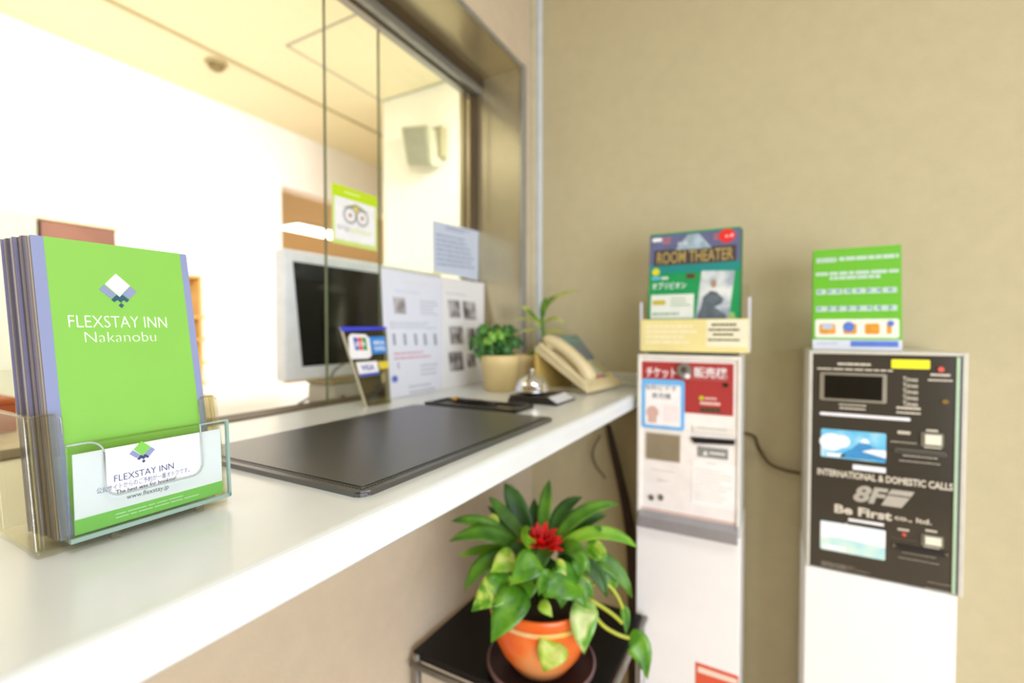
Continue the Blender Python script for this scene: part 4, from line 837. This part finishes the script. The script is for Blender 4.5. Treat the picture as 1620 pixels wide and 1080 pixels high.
m = MB(); m.disc(f2_, *f2_.hit(1430, 845), .004, .004, C_, C_+.002); part('red_lamp', m, mat('red_lamp', (230, 84, 72)), pm)
part('gold_lock', MB().disc(f2_, *f2_.hit(1495, 635), .006, .005, C_, C_+.003), mat('dull_gold', (130, 100, 40), .4, metal=.6), pm)
# brochures on top
zB = gz1; fbr = Fr((0, Y2+.03, zB+.001), (1, 0, 0), (0, .12, 1)); ba0, bb1 = fbr.hit(1284, 395); ba1, bb1b = fbr.hit(1421, 388); ba1 = (ba1+fbr.hit(1436, 550)[0])/2-.002; ba0 = (ba0+fbr.hit(1288, 552)[0])/2; bb1 = (bb1+bb1b)/2
gbr = mat('grass_green_print', (104, 186, 32), .45, var=.02)
for k in range(6):
    o_ = Fr(fbr.P(.001*(k % 2), 0, -.006*k), fbr.r, fbr.u)
    br0 = thing('brochure', ('front bright green brochure with a row of orange pictures, standing on the phone card machine' if k == 0 else 'green brochure in the stack behind the front one on the phone card machine'), 'brochure', o_.P((ba0+ba1)/2, 0), 'green brochures on the phone card machine')
    part('cover', MB().fbox(o_, ba0, 0, ba1, bb1, -.005, 0, .0005), gbr, br0)
    if k == 0: B0 = br0
def bq(x0, y0, x1, y1): return (ba0+(ba1-ba0)*x0, bb1*y0, ba0+(ba1-ba0)*x1, bb1*y1)
part('white_footer', MB().fbox(fbr, *bq(0, 0, 1, .1), 0, .0008), mat('bluish_footer', (214, 220, 232), .5), B0)
part('blue_band', MB().fbox(fbr, *bq(.44, .035, .96, .09), .0008, .0014), mat('mid_blue_print', (86, 120, 204), .5, var=.1, vscale=50), B0)
m = MB(); m.lines(fbr, *bq(.05, .05, .4, .075), 1, .0008, .0005, .8); part('footer_print', m, pale_grey_ink, B0)
part('picture_row', MB().rrect(fbr, *bq(.03, .12, .97, .3), 0, .0008, .006), mat('cream_panel_print', (236, 238, 222), .5), B0)
m = MB()
for x0, x1 in ((.08, .27), (.36, .51), (.6, .76)): m.rrect(fbr, *bq(x0, .155, x1, .255), .0008, .0014, .005)
m.fbox(fbr, *bq(.84, .16, .89, .25), .0008, .0014); part('orange_pictures', m, mat('orange_print', (222, 152, 28), .5, var=.15, vscale=90), B0)
m = MB(); m.fbox(fbr, *bq(.11, .2, .24, .26), .0014, .002); part('grey_print', m, pale_grey_ink, B0)
m = MB(); m.disc(fbr, *fx(bq(0, 0, 1, 1), .42, .225), .012, .013, .0014, .002); m.disc(fbr, *fx(bq(0, 0, 1, 1), .88, .255), .007, .007, .0014, .002); part('blue_print', m, mat('mid_blue_print', (86, 120, 204)), B0)
tw = mat('pale_print_on_green', (192, 214, 200), .5)
for y, x0, x1, h in ((.865, .04, .28, .05), (.875, .31, .97, .04), (.735, .03, .97, .035), (.69, .2, .78, .035), (.545, .04, .95, .055), (.375, .04, .95, .055)): part('pale_lettering', MB().lines(fbr, *bq(x0, y, x1, y+h), 1, 0, .0006, .95, 0), tw, B0)
for y in (.555, .387):
    m = MB()
    for x in (.08, .2, .3, .42, .53, .65, .76, .88): m.fbox(fbr, *bq(x-.025, y+.006, x+.02, y+.034), .0006, .0012)
    part('blue_lettering', m, mat('steel_blue_print', (126, 160, 194), .5), B0)
# cable between the machines
wy = YB-.02
pts = [(mx1+.0065, YM+.16, .885), (mx1+.03, YM+.2, .868)]+[Vector((ony(u, v, wy).x, wy, ony(u, v, wy).z)) for u, v in ((1200, 708), (1216, 732), (1240, 743), (1258, 747))]+[Vector((gx0-.0085, wy-.01, ony(1272, 748, wy).z))]
one('power_cable', MB().tube(spline(pts), .0055, 8), mat('brown_cable', (92, 72, 40), .5), 'brown cable drooping between the two vending machines', 'cable', pts[0])

# ------------------------------------------------------------------ plant table, saucer, flowering plant
TZ = .345; tb = thing('side_table', 'low black side table with grey tubular frame under the counter', 'table', (-.58, 1.3, FZ))
tX0, tX1, tY0, tY1 = -.836, -.338, .965, 1.425
part('top', MB().box(tX0, tX1, tY0, tY1, TZ-.02, TZ, .003), mat('black_tabletop', (16, 13, 12), .45, spec=.3), tb)
gt = mat('grey_tube', (150, 146, 140), .3, metal=.7)
m = MB(); m.tube([(tX1+.008, tY0, TZ-.008), (tX1+.008, tY1, TZ-.008)], .009, 10); m.tube([(tX0, tY0-.006, TZ-.03), (tX1+.008, tY0-.006, TZ-.03)], .009, 10); part('frame', m, gt, tb)
for xx in (tX0+.012, tX1-.002):
    for yy in (tY0+.004, tY1-.01): part('leg', MB().tube([(xx, yy, FZ), (xx, yy, TZ-.004)], .011, 12), gt, tb)
pc = onz(856, 1036, TZ+.03); dP = (pc-CAM).dot(CF); kp = dP/FPX
sa = thing('pot_saucer', 'round dark plant saucer under the orange pot', 'saucer', (pc.x, pc.y, TZ))
sr = 85*kp
part('dish', MB().lathe([(sr*.9, 0), (sr*.98, .01), (sr, .024), (sr*.97, .026), (sr*.94, .02), (sr*.9, .012), (.01, .011)], (pc.x, pc.y, TZ), 44), mat('dark_mauve_plastic', (58, 42, 44), .4), sa)
part('rim', MB().lathe([(sr*.965, .022), (sr*1.005, .023), (sr*1.005, .027), (sr*.965, .028)], (pc.x, pc.y, TZ), 44, False), mat('mauve_rim', (116, 88, 90), .4), sa)
fpz = TZ+.0115; fp_ = thing('flowering_plant', 'red-centred bromeliad with trailing variegated leaves in an orange pot', 'potted plant', (pc.x, pc.y, fpz))
rim = atd(860, 936, dP); ph2 = rim.z-fpz; r2 = 80*kp
orange = ramp_mat('glazed_orange_pot', ((228, 84, 20), (236, 112, 40), (240, 160, 96)), 7, .25)
px_, py_ = pc.x, pc.y
part('pot', MB().lathe([(r2*.45, 0), (r2*.55, .004), (r2*.78, ph2*.25), (r2*.94, ph2*.5), (r2*1.0, ph2*.75), (r2*.98, ph2*.92), (r2*1.02, ph2), (r2*.97, ph2*1.01), (r2*.9, ph2*.95), (r2*.88, ph2*.85)], (px_, py_, fpz), 44), orange, fp_)
m = MB().lathe([(r2*1.0, ph2*.80), (r2*1.012, ph2*.83), (r2*1.0, ph2*.86)], (px_, py_, fpz), 44, False); part('rim_band', m, ramp_mat('pale_green_orange_band', ((214, 190, 70), (240, 180, 110), (236, 200, 150)), 16, .3), fp_, 'pale glazed band below the pot rim')
part('soil', MB().lathe([(r2*.9, ph2*.84), (r2*.4, ph2*.88), (.004, ph2*.88)], (px_, py_, fpz), 28), mat('dark_soil', (50, 38, 26)), fp_)
strap = [ramp_mat('strap_green_%s' % n, cs, 20, .45) for n, cs in (('mid', ((50, 100, 14), (90, 142, 22))), ('deep', ((30, 72, 14), (52, 100, 20))), ('light', ((98, 156, 22), (138, 186, 42))))]
SW = [.55, .75, .9, 1, 1, .95, .8, .5, .04]
def lf_px(b_, cc, t_, w, m_, dd=(0, 0, 0), nh=(.1, -.7, .7), prof=SW, fold=.3):
    m = MB(); m.leaf(bez(atd(*b_, dP+dd[0]), atd(*cc, dP+dd[1]), atd(*t_, dP+dd[2])), [w*kp*x for x in prof], nh, fold); part('leaf', m, m_, fp_, solid=.0009)
for b_, cc, t_, w, k, dd in (
    ((830, 880), (775, 812), (714, 824), 11, 0, (0, -.02, -.03)), ((830, 878), (780, 822), (711, 856), 13, 0, (0, -.05, -.06)), ((828, 888), (770, 862), (735, 934), 14, 0, (-.02, -.08, -.1)),
    ((828, 884), (780, 858), (724, 880), 9, 2, (0, -.02, .0)), ((835, 862), (800, 812), (774, 786), 10, 0, (.02, .04, .06)), ((838, 860), (822, 800), (798, 764), 17, 1, (.05, .08, .1)),
    ((858, 850), (861, 800), (869, 759), 11, 0, (.04, .07, .09)), ((850, 850), (845, 815), (845, 788), 9, 1, (.06, .09, .11)), ((872, 850), (882, 800), (921, 786), 12, 1, (.04, .07, .08)),
    ((880, 858), (915, 796), (979, 797), 12, 0, (.02, .04, .03)), ((884, 866), (925, 815), (960, 816), 11, 1, (.06, .08, .09)), ((880, 868), (950, 818), (1009, 866), 11, 2, (0, -.02, -.02)),
    ((885, 885), (970, 860), (1000, 946), 13, 0, (0, -.03, -.04)), ((882, 885), (948, 880), (960, 945), 12, 1, (-.02, -.06, -.08)), ((878, 862), (850, 872), (846, 925), 13, 1, (-.04, -.1, -.1)),
    ((838, 868), (800, 830), (772, 800), 9, 1, (.06, .08, .09)), ((868, 852), (905, 812), (922, 805), 9, 1, (.08, .1, .12)), ((884, 870), (910, 850), (933, 906), 12, 0, (-.03, -.08, -.1)),
    ((842, 875), (815, 850), (790, 902), 12, 1, (-.02, -.05, -.06)), ((846, 870), (826, 840), (838, 835), 10, 2, (-.05, -.08, -.1)), ((850, 900), (870, 880), (890, 930), 12, 1, (-.02, -.06, -.09)), ((838, 890), (810, 890), (800, 930), 12, 1, (0, -.04, -.06))):
    lf_px(b_, cc, t_, w, strap[k], dd)
HW = [.12, .75, 1.0, 1.02, .95, .8, .58, .3, .03]
vary = [ramp_mat('variegated_green_%s' % n, cs, sc_, .35, 3, 1.2) for n, cs, sc_ in (('mid', ((58, 118, 16), (92, 150, 26), (190, 206, 80)), 26), ('yellow', ((110, 170, 36), (164, 196, 60), (206, 216, 120)), 24), ('green', ((52, 108, 16), (80, 138, 22), (104, 158, 34)), 20), ('pale', ((96, 160, 52), (170, 200, 110), (220, 226, 170)), 22))]
for b_, cc, t_, w, k, dd in (
    ((815, 882), (800, 884), (776, 905), 17, 1, (-.08, -.1, -.11)), ((812, 918), (785, 925), (746, 967), 24, 0, (-.09, -.13, -.15)), ((826, 928), (805, 960), (777, 1016), 24, 2, (-.11, -.16, -.18)),
    ((850, 882), (838, 890), (806, 926), 20, 2, (-.12, -.14, -.15)), ((914, 914), (890, 918), (862, 944), 25, 2, (-.1, -.13, -.14)), ((930, 945), (918, 985), (924, 1034), 19, 3, (-.1, -.15, -.15)),
    ((882, 1012), (872, 1030), (860, 1062), 21, 1, (-.12, -.16, -.15)), ((994, 1008), (1016, 1010), (1024, 1074), 18, 2, (-.06, -.08, -.09)), ((855, 950), (862, 960), (874, 976), 9, 1, (-.1, -.12, -.12)),
    ((868, 900), (860, 915), (852, 942), 11, 2, (-.12, -.14, -.14)), ((925, 870), (950, 868), (958, 888), 16, 0, (-.02, -.04, -.05)), ((784, 836), (780, 818), (776, 812), 9, 1, (.0, .0, .02)),
    ((900, 940), (918, 930), (926, 962), 14, 2, (-.11, -.13, -.13)), ((944, 900), (972, 905), (968, 940), 17, 2, (-.02, -.03, -.04)), ((880, 895), (885, 892), (896, 910), 10, 0, (-.12, -.13, -.13)), ((946, 838), (948, 836), (947, 828), 6, 2, (-.02, -.02, -.02)), ((985, 955), (992, 975), (990, 1005), 7, 2, (-.04, -.04, -.05))):
    lf_px(b_, cc, t_, w, vary[k], dd, (.25, -.85, .45), HW, .2)
for b_, cc, t_, w, k, dd in (((835, 915), (838, 925), (832, 952), 15, 2, (-.06, -.08, -.09)), ((880, 925), (892, 930), (888, 962), 15, 2, (-.07, -.09, -.1)), ((905, 915), (925, 920), (938, 948), 14, 0, (-.05, -.06, -.06)), ((800, 915), (790, 925), (782, 950), 15, 2, (-.02, -.03, -.04)), ((862, 905), (866, 915), (862, 950), 13, 2, (-.05, -.06, -.07)), ((905, 880), (920, 885), (915, 915), 15, 2, (-.08, -.1, -.1))):
    lf_px(b_, cc, t_, w, vary[k], dd, (.25, -.85, .45), HW, .2)
vm_ = mat('yellow_green_stem', (176, 186, 60), .4)
for pts in (((918, 940, -.08), (945, 955, -.08), (970, 972, -.06), (984, 985, -.05)), ((922, 945, -.08), (950, 985, -.07), (975, 1002, -.06), (996, 1009, -.06)), ((915, 930, -.05), (955, 922, -.05), (975, 940, -.05), (985, 962, -.05)), ((826, 900, -.09), (815, 918, -.09), (812, 926, -.1))):
    part('vine', MB().tube(spline([atd(u, v, dP+d) for u, v, d in pts]), .0045, 8), vm_, fp_)
reds = mat('scarlet_bracts', (206, 18, 16), .45, var=.25, vscale=60)
fc = atd(857, 858, dP-.05); rr = random.Random(5)
part('flower_stalk', MB().tube([(px_, py_, fpz+ph2*.85), fc+Vector((0, 0, -.01))], .014, 10), strap[1], fp_)
for i in range(26):
    th = 2*math.pi*i/26*3.1; el = .15+1.15*(i/26)
    d_ = Vector((math.cos(th)*math.cos(el), math.sin(th)*math.cos(el), math.sin(el)*1.05)); L_ = rr.uniform(.045, .066)
    m = MB(); b_ = fc+Vector((0, 0, -.02)); m.leaf(bez(b_, b_+d_*L_*.6+Vector((0, 0, .012)), b_+d_*L_+Vector((0, 0, .004))), [.0115*x for x in (.5, .8, 1, 1, .9, .75, .55, .3, .03)], (.1, -.3, 1), .3)
    part('bract', m, reds, fp_, solid=.0009)
